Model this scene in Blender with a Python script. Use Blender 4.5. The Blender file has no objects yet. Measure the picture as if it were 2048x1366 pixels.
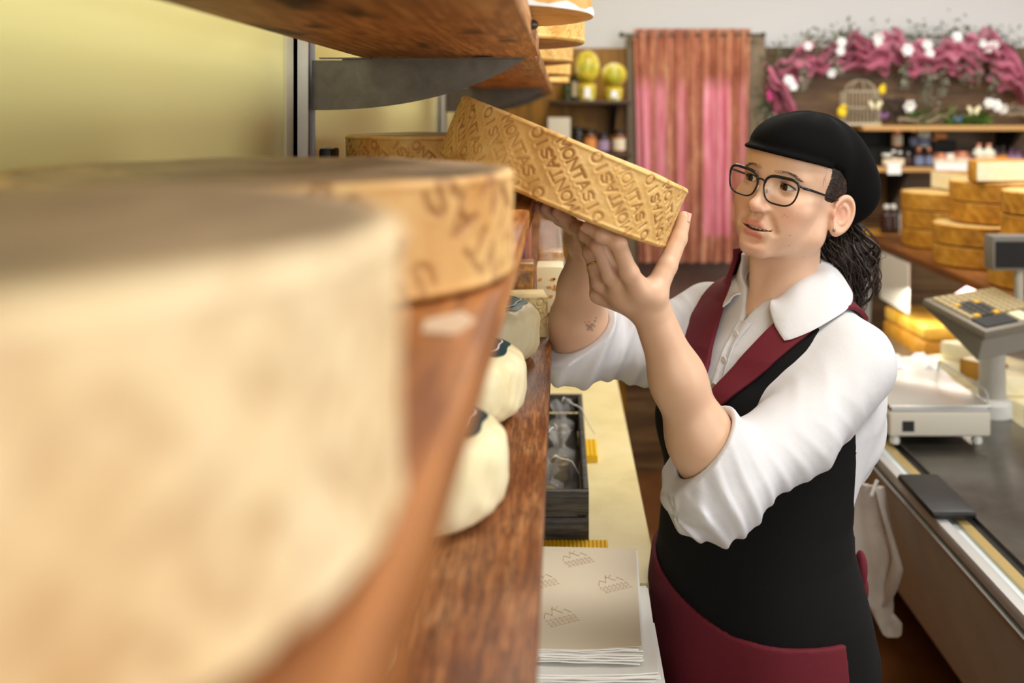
import bpy, bmesh, math, random
import numpy as np
from mathutils import Vector, Matrix
random.seed(7)
C = bpy.context.scene.collection
PI = math.pi
# ---------------------------------------------------------------- camera constants (metres, +Y into the room)
FPX = 1991.0; VX = 1125.0; VY = 228.0; CAMZ = 1.68
def at(px, py, Y):
    return np.array([(px-VX)*Y/FPX, Y, CAMZ-(py-VY)*Y/FPX])
def lin(r, g, b):
    f = lambda c: ((c/255.0)/12.92 if c/255.0 <= .04045 else ((c/255.0+.055)/1.055)**2.4)
    return (f(r), f(g), f(b), 1.0)

# ---------------------------------------------------------------- objects
def link(name, me, mat=None, parent=None, smooth=None):
    o = bpy.data.objects.new(name, me); C.objects.link(o)
    if mat is not None:
        for m in (mat if isinstance(mat, (list, tuple)) else [mat]): me.materials.append(m)
    if parent is not None: o.parent = parent
    if smooth is True: me.polygons.foreach_set('use_smooth', [True]*len(me.polygons))
    elif smooth is not None: shade(me, smooth)
    return o
def shade(me, deg):
    me.polygons.foreach_set('use_smooth', [True]*len(me.polygons))
    me.set_sharp_from_angle(angle=math.radians(deg))
def tag(o, label, cat, group=None, kind=None):
    o['label'] = label; o['category'] = cat
    if group: o['group'] = group
    if kind: o['kind'] = kind
    return o
def empty(name, loc, label=None, cat=None, group=None, rz=0):
    o = bpy.data.objects.new(name, None); C.objects.link(o)
    o.location = loc; o.rotation_euler = (0, 0, rz); o.empty_display_size = .05
    if label: tag(o, label, cat, group)
    return o
def struct(o, label, cat):
    o['kind'] = 'structure'; o['label'] = label; o['category'] = cat; return o
def copy_tree(o, parent=None):
    c = o.copy(); C.objects.link(c)
    if parent is not None: c.parent = parent
    for ch in list(o.children): copy_tree(ch, c)
    return c

class MB:
    """collects shapes for one mesh"""
    def __init__(s): s.v = []; s.f = []
    def add(s, vs, fs):
        b = len(s.v); s.v += [tuple(float(c) for c in v) for v in vs]; s.f += [tuple(b+i for i in f) for f in fs]; return s
    def box(s, x0, x1, y0, y1, z0, z1, M=None):
        vs = [(x, y, z) for x in (x0, x1) for y in (y0, y1) for z in (z0, z1)]
        if M is not None: vs = [tuple(M @ Vector(v)) for v in vs]
        return s.add(vs, [(0,1,3,2),(4,6,7,5),(0,4,5,1),(2,3,7,6),(0,2,6,4),(1,5,7,3)])
    def prism(s, poly, d):
        """poly: list of 3D points (planar), extruded by vector d"""
        n = len(poly); d = np.array(d)
        vs = [tuple(p) for p in poly]+[tuple(np.array(p)+d) for p in poly]
        return s.add(vs, [tuple(range(n))[::-1], tuple(range(n, 2*n))]+[(i, (i+1) % n, n+(i+1) % n, n+i) for i in range(n)])
    def lathe(s, prof, n=32, M=None, cap=True):
        vs = []
        for (r, z) in prof:
            for k in range(n):
                a = 2*PI*k/n; vs.append((r*math.cos(a), r*math.sin(a), z))
        if M is not None: vs = [tuple(M @ Vector(v)) for v in vs]
        fs = []
        for i in range(len(prof)-1):
            for k in range(n):
                fs.append((i*n+k, i*n+(k+1) % n, (i+1)*n+(k+1) % n, (i+1)*n+k))
        if cap:
            fs.append(tuple(range(n))[::-1]); fs.append(tuple((len(prof)-1)*n+k for k in range(n)))
        return s.add(vs, fs)
    def tube(s, pts, r, n=8, closed=False, cap=True):
        pts = [np.array(p, float) for p in pts]; m = len(pts)
        rr = r if isinstance(r, (list, tuple, np.ndarray)) else [r]*m
        T = []
        for i in range(m):
            if closed: t = pts[(i+1) % m]-pts[i-1]
            else: t = pts[min(i+1, m-1)]-pts[max(i-1, 0)]
            T.append(t/(np.linalg.norm(t)+1e-12))
        up = np.array([0, 0, 1.0]) if abs(T[0][2]) < .9 else np.array([1.0, 0, 0])
        u = np.cross(T[0], up); u /= np.linalg.norm(u); vs = []
        for i in range(m):
            u = u-T[i]*np.dot(u, T[i]); u /= (np.linalg.norm(u)+1e-12); w = np.cross(T[i], u)
            for k in range(n):
                a = 2*PI*k/n; vs.append(pts[i]+rr[i]*(math.cos(a)*u+math.sin(a)*w))
        fs = []
        for i in range(m if closed else m-1):
            j = (i+1) % m
            for k in range(n): fs.append((i*n+k, i*n+(k+1) % n, j*n+(k+1) % n, j*n+k))
        if cap and not closed:
            fs.append(tuple(range(n))[::-1]); fs.append(tuple((m-1)*n+k for k in range(n)))
        return s.add(vs, fs)
    def ball(s, c, r, n=12, m=8):
        r = r if isinstance(r, (tuple, list)) else (r, r, r); vs = [(c[0], c[1], c[2]-r[2])]
        for i in range(1, m):
            t = PI*i/m
            for k in range(n):
                a = 2*PI*k/n; vs.append((c[0]+r[0]*math.sin(t)*math.cos(a), c[1]+r[1]*math.sin(t)*math.sin(a), c[2]-r[2]*math.cos(t)))
        vs.append((c[0], c[1], c[2]+r[2])); L = len(vs)-1
        fs = [(0, 1+(k+1) % n, 1+k) for k in range(n)]
        for i in range(m-2):
            for k in range(n):
                a = 1+i*n; fs.append((a+k, a+(k+1) % n, a+n+(k+1) % n, a+n+k))
        a = 1+(m-2)*n; fs += [(a+k, a+(k+1) % n, L) for k in range(n)]
        return s.add(vs, fs)
    def grid(s, pts):
        """pts: array (a,b,3) open sheet"""
        a, b = len(pts), len(pts[0])
        return s.add([pts[i][j] for i in range(a) for j in range(b)],
                     [(i*b+j, i*b+j+1, (i+1)*b+j+1, (i+1)*b+j) for i in range(a-1) for j in range(b-1)])
    def sheet(s, pts, nrm, t):
        """closed sheet of thickness t along nrm (vector or (a,b,3))"""
        P = np.array(pts, float); a, b = P.shape[:2]; Q = P+np.array(nrm)*t
        base = len(s.v); s.v += [tuple(p) for p in P.reshape(-1, 3)]+[tuple(p) for p in Q.reshape(-1, 3)]
        N = a*b; I = lambda i, j: base+i*b+j
        for i in range(a-1):
            for j in range(b-1):
                s.f.append((I(i, j), I(i+1, j), I(i+1, j+1), I(i, j+1)))
                s.f.append((N+I(i, j), N+I(i, j+1), N+I(i+1, j+1), N+I(i+1, j)))
        ring = [(i, 0) for i in range(a)]+[(a-1, j) for j in range(1, b)]+[(i, b-1) for i in range(a-2, -1, -1)]+[(0, j) for j in range(b-2, 0, -1)]
        for k in range(len(ring)):
            p, q = ring[k], ring[(k+1) % len(ring)]
            s.f.append((I(*p), N+I(*p), N+I(*q), I(*q)))
        return s
    def mesh(s, name):
        me = bpy.data.meshes.new(name); me.from_pydata(s.v, [], s.f); me.update()
        bm = bmesh.new(); bm.from_mesh(me); bmesh.ops.recalc_face_normals(bm, faces=bm.faces); bm.to_mesh(me); bm.free()
        return me
    def build(s, name, mat=None, parent=None, smooth=30, bevel=0, seg=2, loc=None):
        me = s.mesh(name)
        if bevel:
            bm = bmesh.new(); bm.from_mesh(me)
            es = [e for e in bm.edges if len(e.link_faces) == 2 and e.calc_face_angle(0) > .6]
            bmesh.ops.bevel(bm, geom=es, offset=bevel, segments=seg, profile=.5, affect='EDGES', clamp_overlap=True)
            bm.to_mesh(me); bm.free()
        o = link(name, me, mat, parent, smooth)
        if loc is not None: o.location = loc
        return o

# ---------------------------------------------------------------- signed-distance modelling
def seg(P, a, b, ra, rb):
    x, y, z = P; ba = np.array(b, float)-np.array(a, float); L = float(ba@ba)+1e-12
    px, py, pz = x-a[0], y-a[1], z-a[2]
    t = np.clip((px*ba[0]+py*ba[1]+pz*ba[2])/L, 0, 1)
    dx, dy, dz = px-t*ba[0], py-t*ba[1], pz-t*ba[2]
    return np.sqrt(dx*dx+dy*dy+dz*dz)-(ra+t*(rb-ra))
def ell(P, c, r, M=None):
    x, y, z = P[0]-c[0], P[1]-c[1], P[2]-c[2]
    if M is not None:   # M rows = local axes
        x, y, z = (M[0][0]*x+M[0][1]*y+M[0][2]*z, M[1][0]*x+M[1][1]*y+M[1][2]*z, M[2][0]*x+M[2][1]*y+M[2][2]*z)
    a = np.sqrt((x/r[0])**2+(y/r[1])**2+(z/r[2])**2); b = np.sqrt((x/r[0]**2)**2+(y/r[1]**2)**2+(z/r[2]**2)**2)+1e-9
    return a*(a-1)/b
def smin(a, b, k):
    h = np.maximum(k-np.abs(a-b), 0)/k
    return np.minimum(a, b)-h*h*k*.25
def smax(a, b, k): return -smin(-a, -b, k)
def chain(P, pts, rs, k=.01):
    d = None
    for i in range(len(pts)-1):
        e = seg(P, pts[i], pts[i+1], rs[i], rs[i+1]); d = e if d is None else smin(d, e, k)
    return d
def wob(P, f, seed, n=5):
    """smooth pseudo-noise about [-1,1]"""
    rg = np.random.RandomState(seed); s = 0
    for i in range(n):
        k = rg.normal(size=3); k *= f*(.6+.9*rg.rand())/np.linalg.norm(k); s = s+np.sin(P[0]*k[0]+P[1]*k[1]+P[2]*k[2]+rg.rand()*6.3)
    return s*(1.3/n)
def nets(f, lo, hi, h):
    n = [int(math.ceil((hi[i]-lo[i])/h))+1 for i in range(3)]
    ax = [(lo[i]+h*np.arange(n[i])).astype(np.float32) for i in range(3)]
    V = np.empty(n, np.float32); step = max(1, int(2.0e6/(n[1]*n[2])))
    for i in range(0, n[0], step):
        xs = ax[0][i:i+step]
        V[i:i+step] = np.broadcast_to(f((xs[:, None, None], ax[1][None, :, None], ax[2][None, None, :])), (len(xs), n[1], n[2]))
    V[0] = V[-1] = 1; V[:, 0] = V[:, -1] = 1; V[:, :, 0] = V[:, :, -1] = 1
    S = V < 0
    c = [S[a:n[0]-1+a, b:n[1]-1+b, d:n[2]-1+d] for a in (0, 1) for b in (0, 1) for d in (0, 1)]
    al = c[0].copy(); an = c[0].copy()
    for k in c[1:]: al &= k; an |= k
    act = an & ~al; idx = np.argwhere(act); ids = np.full(act.shape, -1, np.int32); ids[act] = np.arange(len(idx))
    acc = np.zeros((len(idx), 3), np.float32); cnt = np.zeros(len(idx), np.float32)
    for axis in range(3):
        o1, o2 = [a for a in range(3) if a != axis]
        for p in (0, 1):
            for q in (0, 1):
                a = np.zeros(3, int); a[o1] = p; a[o2] = q; b = a.copy(); b[axis] = 1
                va = V[tuple((idx+a).T)]; vb = V[tuple((idx+b).T)]; m = (va < 0) != (vb < 0)
                t = va[m]/(va[m]-vb[m]); pt = np.tile(a.astype(np.float32), (m.sum(), 1)); pt[:, axis] = t
                acc[m] += pt; cnt[m] += 1
    verts = np.array(lo, np.float32)+h*(idx+acc/cnt[:, None])
    quads = []
    for axis in range(3):
        o1, o2 = (axis+1) % 3, (axis+2) % 3
        sl0 = [slice(None)]*3; sl1 = [slice(None)]*3; sl0[axis] = slice(0, -1); sl1[axis] = slice(1, None)
        A, B = S[tuple(sl0)], S[tuple(sl1)]; e = np.argwhere(A != B)
        ok = (e[:, o1] > 0) & (e[:, o2] > 0) & (e[:, o1] < n[o1]-1) & (e[:, o2] < n[o2]-1); e = e[ok]
        ins = A[tuple(e.T)]; q = []
        for (p, r) in ((-1, -1), (0, -1), (0, 0), (-1, 0)):
            k = e.copy(); k[:, o1] += p; k[:, o2] += r; q.append(ids[tuple(k.T)])
        q = np.array(q).T; q[~ins] = q[~ins][:, ::-1]; quads.append(q)
    return verts, np.concatenate(quads)
def np_mesh(name, V, Q):
    me = bpy.data.meshes.new(name); V = np.asarray(V, np.float32); Q = np.asarray(Q, np.int32)
    me.vertices.add(len(V)); me.vertices.foreach_set('co', V.ravel())
    me.loops.add(Q.size); me.loops.foreach_set('vertex_index', Q.ravel())
    me.polygons.add(len(Q)); me.polygons.foreach_set('loop_start', np.arange(len(Q), dtype=np.int32)*Q.shape[1])
    me.update(calc_edges=True); me.validate(); return me
def sdf_obj(name, f, lo, hi, h, mat, parent=None, M=None):
    V, Q = nets(f, lo, hi, h)
    if M is not None: M4 = np.array(M); V = V@M4[:3, :3].T+M4[:3, 3]
    return link(name, np_mesh(name, V, Q), mat, parent, True)
def vcol(me, name, cols):
    a = me.color_attributes.new(name, 'FLOAT_COLOR', 'POINT')
    c = np.ones((len(me.vertices), 4), np.float32); c[:, :cols.shape[1]] = cols; a.data.foreach_set('color', c.ravel())

# ---------------------------------------------------------------- materials
def mat(name, col, rough=.5, metal=0, spec=.5, trans=0, alpha=1, ior=1.45, sss=0, sheen=0, emit=None, estr=0):
    m = bpy.data.materials.new(name); m.use_nodes = True; b = m.node_tree.nodes['Principled BSDF']
    b.inputs['Base Color'].default_value = col if len(col) == 4 else (*col, 1)
    b.inputs['Roughness'].default_value = rough; b.inputs['Metallic'].default_value = metal
    b.inputs['Specular IOR Level'].default_value = spec; b.inputs['Transmission Weight'].default_value = trans
    b.inputs['Alpha'].default_value = alpha; b.inputs['IOR'].default_value = ior
    if sss: b.inputs['Subsurface Weight'].default_value = sss; b.inputs['Subsurface Radius'].default_value = (1, .35, .2); b.inputs['Subsurface Scale'].default_value = .006
    if sheen: b.inputs['Sheen Weight'].default_value = sheen
    if emit: b.inputs['Emission Color'].default_value = emit; b.inputs['Emission Strength'].default_value = estr
    return m
class N:
    """tiny node helper"""
    def __init__(s, m): s.t = m.node_tree; s.b = s.t.nodes['Principled BSDF']
    def new(s, t, **k):
        n = s.t.nodes.new(t)
        for a, v in k.items(): setattr(n, a, v)
        return n
    def ln(s, a, b): s.t.links.new(a, b)
    def coord(s, scale=(1, 1, 1), rot=(0, 0, 0), kind='Object'):
        c = s.new('ShaderNodeTexCoord'); mp = s.new('ShaderNodeMapping'); mp.inputs['Scale'].default_value = scale; mp.inputs['Rotation'].default_value = rot
        s.ln(c.outputs[kind], mp.inputs['Vector']); return mp.outputs['Vector']
    def noise(s, vec, scale, detail=4, rough=.55, dist=0):
        n = s.new('ShaderNodeTexNoise'); n.inputs['Scale'].default_value = scale; n.inputs['Detail'].default_value = detail
        n.inputs['Roughness'].default_value = rough; n.inputs['Distortion'].default_value = dist; s.ln(vec, n.inputs['Vector']); return n.outputs['Fac']
    def ramp(s, fac, stops):
        r = s.new('ShaderNodeValToRGB'); e = r.color_ramp.elements
        while len(e) < len(stops): e.new(.5)
        for i, (p, c) in enumerate(stops): e[i].position = p; e[i].color = c if len(c) == 4 else (*c, 1)
        s.ln(fac, r.inputs['Fac']); return r.outputs['Color']
    def mix(s, fac, a, b, mode='MIX'):
        m = s.new('ShaderNodeMix', data_type='RGBA', blend_type=mode)
        if isinstance(fac, (int, float)): m.inputs['Factor'].default_value = fac
        else: s.ln(fac, m.inputs['Factor'])
        for k, v in ((6, a), (7, b)):
            if isinstance(v, tuple): m.inputs[k].default_value = v
            else: s.ln(v, m.inputs[k])
        return m.outputs[2]
    def bump(s, h, strength=.3, dist=.002):
        n = s.new('ShaderNodeBump'); n.inputs['Strength'].default_value = strength; n.inputs['Distance'].default_value = dist
        s.ln(h, n.inputs['Height']); s.ln(n.outputs['Normal'], s.b.inputs['Normal'])
    def col(s, c): s.ln(c, s.b.inputs['Base Color'])
    def rough(s, c): s.ln(c, s.b.inputs['Roughness'])
def wood(name, dark, mid, light, axis='y', sc=1.0, rough=.5, grain=1.0, spots=False):
    m = mat(name, mid, rough); n = N(m)
    st = {'x': (1.2, 14, 14), 'y': (14, 1.2, 14), 'z': (14, 14, 1.2)}[axis]
    v = n.coord(tuple(a*sc for a in st)); v2 = n.coord((1, 1, 1))
    f = n.noise(v, 2.2, 6, .6, 1.5); g = n.noise(v, 9*grain, 4, .6); big = n.noise(v2, 5*sc, 3)
    c = n.ramp(f, [(.28, dark), (.5, mid), (.72, light)])
    c = n.mix(.45, c, n.ramp(big, [(.3, dark), (.5, mid), (.7, light)]))
    fine = n.noise(n.coord(tuple(a*sc*grain*(5 if a > 2 else 1.5) for a in st)), 2.0, 3, .6)
    c = n.mix(n.ramp(g, [(.40, (.75, .75, .75)), (.56, (0, 0, 0))]), c, dark)
    c = n.mix(n.ramp(fine, [(.42, (.5, .5, .5)), (.55, (0, 0, 0))]), c, dark)
    if spots:
        k = n.ramp(n.noise(n.coord((6, 2.2, 6)), 2.6, 2), [(.58, (0, 0, 0)), (.68, (1, 1, 1))]); c = n.mix(k, c, lin(60, 30, 12))
    n.col(c); n.bump(g, .25, .001); return m
def mottled(name, cols, scale=12, rough=.6, bump=.15, detail=5, bscale=None, dist=.002, attr=None, attr_col=None):
    m = mat(name, cols[len(cols)//2], rough); n = N(m); v = n.coord()
    f = n.noise(v, scale, detail, .6, .4); k = len(cols)
    c = n.ramp(f, [(.3+.4*i/(k-1), cols[i]) for i in range(k)])
    if attr:
        a = n.new('ShaderNodeAttribute', attribute_name=attr); c = n.mix(a.outputs['Fac'], c, attr_col)
    n.col(c)
    if bump: n.bump(n.noise(v, bscale or scale*4, 4), bump, dist)
    return m
EXPO = .12
# ================================================================ materials
M_wood_shelf = wood('shelf wood', lin(70,34,14), lin(140,78,34), lin(186,122,62), 'y', 1.3, .45, 1.0)
M_wood_lower = wood('worn red pine', lin(80,42,20), lin(152,90,44), lin(208,156,106), 'y', 2.2, .42, 1.6)
M_wood_upper = wood('underside pine', lin(140,92,50), lin(204,150,92), lin(228,182,126), 'y', 1.0, .5, 1.0, True)
M_wood_plank = wood('orange pine', lin(120,66,26), lin(198,128,64), lin(226,166,102), 'y', .8, .5, .8)
M_panel_wood = wood('back wall boarding', lin(84,60,36), lin(126,94,58), lin(154,122,82), 'x', .5, .5, .6)
M_panel_far = wood('golden boarding', lin(120,80,10), lin(168,116,20), lin(186,134,34), 'z', .5, .5, .6)
M_shelf_edge = mat('pale pine shelf', lin(190,146,88), .5)
M_wall = mat('yellow green wall panel', lin(234,230,160), .35)
M_white_wall = mat('white plaster', lin(206,207,210), .8)
M_ceiling = mat('white ceiling', lin(235,235,232), .8)
M_alu = mat('brushed aluminium', lin(196,196,194), .35, .35)
M_steel = mottled('galvanised steel', [lin(86,82,74), lin(96,91,83), lin(106,100,92)], 30, .38, .05, 4, 220, .0006); M_steel.node_tree.nodes['Principled BSDF'].inputs['Metallic'].default_value = .75
M_black = mat('black plastic', lin(24,23,22), .45)
M_black_matt = mat('black matt', lin(18,17,17), .7)
M_floor = mottled('terracotta floor', [lin(104,62,30), lin(128,80,42), lin(146,98,58)], 3, .35, .05)
M_slab = mottled('cream worktop', [lin(206,190,132), lin(222,206,148), lin(228,214,160)], 6, .35, .02)
M_white = mat('white lacquer', lin(236,233,224), .4)
M_paper = mat('greaseproof paper', lin(222,208,182), .5)
M_paper_w = mat('white paper', lin(240,238,234), .6)
M_print = mat('brown print', lin(196,172,148), .7)
M_print_red = mat('red stripe print', lin(214,130,104), .7)
M_print_dark = mat('dark stripe print', lin(70,78,80), .7)
M_yellow = mat('yellow rubber', lin(226,178,14), .45)
M_glass = mat('clear glass', (1, 1, 1, 1), .02, 0, .5, 1, 1, 1.45)
M_film = mat('clear cellophane', (1, 1, 1, 1), .08, 0, .8, 0, .22, 1.4)
M_gold = mat('gold', lin(226,170,70), .25, 1)
M_grey_case = mat('grey machine casing', lin(176,170,158), .45)
M_white_card = mat('white card', lin(240,240,240), .7)

# ================================================================ the setting
struct(MB().box(-.6, 4.2, -3.0, 4.9, -.05, 0).build('floor', M_floor, smooth=None), 'reddish brown tiled shop floor', 'floor')
struct(MB().box(-.50, -.42, -3.0, 4.7, 0, 2.75).build('wall_left', M_wall, smooth=None), 'pale yellow green panelled wall behind the cheese shelves', 'wall')
struct(MB().box(-.6, 4.2, 4.7, 4.8, 0, 2.75).build('wall_back', M_white_wall, smooth=None), 'white plaster wall at the back of the shop above the boarding', 'wall')
struct(MB().box(-.6, 4.2, -3.0, 4.8, 2.75, 2.8).build('ceiling', M_ceiling, smooth=None), 'white shop ceiling', 'ceiling')
struct(MB().box(4.1, 4.2, -3.0, 4.8, 0, 2.75).build('wall_right', M_white_wall, smooth=None), 'white plaster wall on the customer side', 'wall')
# boarding with horizontal grooves
b = MB(); z = 0.0; k = 0
while z < 1.98:
    z2 = min(z+.165, 1.99); b.box(.94, 4.1, 4.675, 4.7, z+.004, z2); b.box(.94, 4.1, 4.69, 4.7, z2, z2+.004); z = z2+.004
struct(b.build('trim_1', M_panel_wood, smooth=None), 'brown horizontal wood boarding on the back wall', 'wall boarding')
struct(MB().box(-.42, .30, 4.68, 4.7, 0, 1.99).build('trim_2', M_panel_far, smooth=None), 'golden wood boarding left of the curtain', 'wall boarding')
w = MB()
for (x0, x1) in ((.30, .345), (.865, .94)): w.box(x0, x1, 4.62, 4.7, .5, 2.0)
w.box(.30, .94, 4.62, 4.7, 2.0, 2.05); w.box(.30, .94, 4.62, 4.7, .46, .5)
struct(MB().box(.30, .94, 4.675, 4.7, 0, .46).build('trim_3', M_panel_wood, smooth=None), 'brown wood boarding below the curtained window', 'wall boarding')
wn = struct(w.build('window_1', mat('dark window frame', lin(128,110,84), .5), smooth=None), 'window with dark frame behind the pink curtain', 'window')
MB().box(.345, .865, 4.66, 4.68, .5, 2.0).build('pane', mat('window pane', lin(120,90,80), .2), wn, None)

# ================================================================ shelving on the left wall
def upright(Y, label):
    r = empty('shelf_upright', (-.405, Y, 0), label, 'shelf upright', 'aluminium shelf uprights')
    MB().box(-.014, -.004, -.024, .024, 0, 2.6).box(-.014, .012, -.024, -.019, 0, 2.6).box(-.014, .012, .019, .024, 0, 2.6).build('rail', M_alu, r, None)
    MB().box(-.003, .006, -.012, .012, 0, 2.6).build('slot_strip', mat('dark slot', lin(70,70,72), .5, .5), r, None)
    MB().box(-.0148, -.010, -.062, -.0245, 0, 2.6).build('joint_cover', mat('cream strip', lin(206,202,176), .4), r, None)
    return r
for Y, t in ((1.56, 'aluminium shelf upright on the yellow wall carrying the large sharp steel bracket'), (3.36, 'aluminium shelf upright on the yellow wall further back above the held cheese'), (4.25, 'aluminium shelf upright at the far end of the cheese shelves')):
    upright(Y, t)
def bracket(Y, zt, label):
    r = empty('shelf_bracket', (0, Y, zt), label, 'shelf bracket', 'steel shelf brackets')
    n = 18; poly = []
    x0, x1 = -.392, -.062
    for i in range(n+1):
        t = i/n; x = x0+(x1-x0)*t; zz = -.078*(1-t**2.3)**.9-.004
        poly.append((x, -.0015, zz))
    poly += [(x1, -.0015, -.001), (-.345, -.0015, -.001), (-.345, -.0015, -.004), (x0, -.0015, -.004)]
    MB().prism(poly, (0, .003, 0)).build('arm', M_steel, r, 30)
    for (a, c) in ((-.378, -.300), (-.132, -.058)):
        MB().box(a, c, -.014, .0005, -.0022, -.0002).build('flange', M_steel, r, None)
    return r
bracket(1.56, 1.768, 'large curved steel bracket under the top shelf on the first upright')
bracket(3.36, 1.768, 'curved steel bracket under the top shelf, further back behind the held cheese')
bracket(4.25, 1.768, 'farthest steel bracket under the top shelf')
bracket(1.56, 1.535, 'steel bracket under the middle shelf hidden behind wheels'); bracket(3.36, 1.535, 'farther steel bracket under the middle shelf')
def board(name, x0, x1, y0, y1, z0, z1, m, label, bev=.003):
    return tag(MB().box(x0, x1, y0, y1, z0, z1).build(name, m, bevel=bev), label, 'shelf')
board('top_shelf_board', -.315, -.036, .16, 1.52, 1.768, 1.800, M_wood_upper, 'knotty top shelf board overhead, nearer of the two')
board('top_shelf_board', -.315, -.042, 1.525, 4.4, 1.768, 1.798, M_wood_upper, 'top shelf board farther back, above the steel brackets')
board('middle_shelf_board', -.395, -.040, -.45, 4.4, 1.535, 1.565, M_wood_plank, 'orange pine shelf carrying the big blurred cheese wheels', .004)
board('lower_shelf_board', -.40, -.017, -.45, 4.4, 1.292, 1.320, M_wood_lower, 'worn reddish wood shelf under the small white cheeses')
for Y in (1.56, 3.36): bracket(Y, 1.292, 'steel bracket under the lower shelf at the '+('first' if Y < 2 else 'second')+' upright')
# small screw heads on the front edge of the far top board
# ================================================================ embossed cheese wheels
STROKES = {
 'M': [[(0,0),(0,1)],[(0,1),(.5,.35)],[(.5,.35),(1,1)],[(1,1),(1,0)]],
 'O': [[(.5+.5*math.cos(a*PI/8), .5+.5*math.sin(a*PI/8)), (.5+.5*math.cos((a+1)*PI/8), .5+.5*math.sin((a+1)*PI/8))] for a in range(16)],
 'N': [[(0,0),(0,1)],[(0,1),(1,0)],[(1,0),(1,1)]],
 'T': [[(0,1),(1,1)],[(.5,1),(.5,0)]],
 'A': [[(0,0),(.5,1)],[(.5,1),(1,0)],[(.2,.38),(.8,.38)]],
 'S': [[(.95,.85),(.6,1)],[(.6,1),(.2,.92)],[(.2,.92),(.1,.7)],[(.1,.7),(.85,.35)],[(.85,.35),(.85,.12)],[(.85,.12),(.45,0)],[(.45,0),(.02,.15)]],
 'I': [[(.5,0),(.5,1)]],
}
def stamp_field(U, Vv, circ, H, ncol, size, pitch, slope, word='MONTASIO'):
    """distance (m) from every side vertex to the nearest stroke of the diagonal lettering"""
    D = np.full(U.shape, .05)
    dirv = np.array([math.cos(slope), -math.sin(slope)])   # text runs down to the right
    L = pitch*(len(word)-1)
    for c in range(ncol):
        u0 = circ*c/ncol; flip = c % 2
        for k, ch in enumerate(word):
            s = (k-(len(word)-1)/2)*pitch*(1 if not flip else -1)
            cu = u0+dirv[0]*s+.3*pitch*flip; cv = dirv[1]*s
            if abs(cv) > H/2-.002: continue
            ex = dirv if not flip else -dirv; ey = np.array([-ex[1], ex[0]])
            du = (U-cu+circ/2) % circ-circ/2; dv = Vv-cv
            near = (np.abs(du) < size) & (np.abs(dv) < size)
            if not near.any(): continue
            du = du[near]; dv = dv[near]
            lx = (du*ex[0]+dv*ex[1])/(size*.86)+.5; ly = (du*ey[0]+dv*ey[1])/size+.5
            best = np.full(lx.shape, 9.)
            for (a, e) in STROKES[ch]:
                ax, ay = a[0]*size*.86, a[1]*size; bx, by = e[0]*size*.86, e[1]*size
                X = lx*size*.86; Y = ly*size; q = (bx-ax)**2+(by-ay)**2
                t = np.clip(((X-ax)*(bx-ax)+(Y-ay)*(by-ay))/q, 0, 1)
                best = np.minimum(best, np.hypot(X-ax-t*(bx-ax), Y-ay-t*(by-ay)))
            D[near] = np.minimum(D[near], best)
    return D
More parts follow.
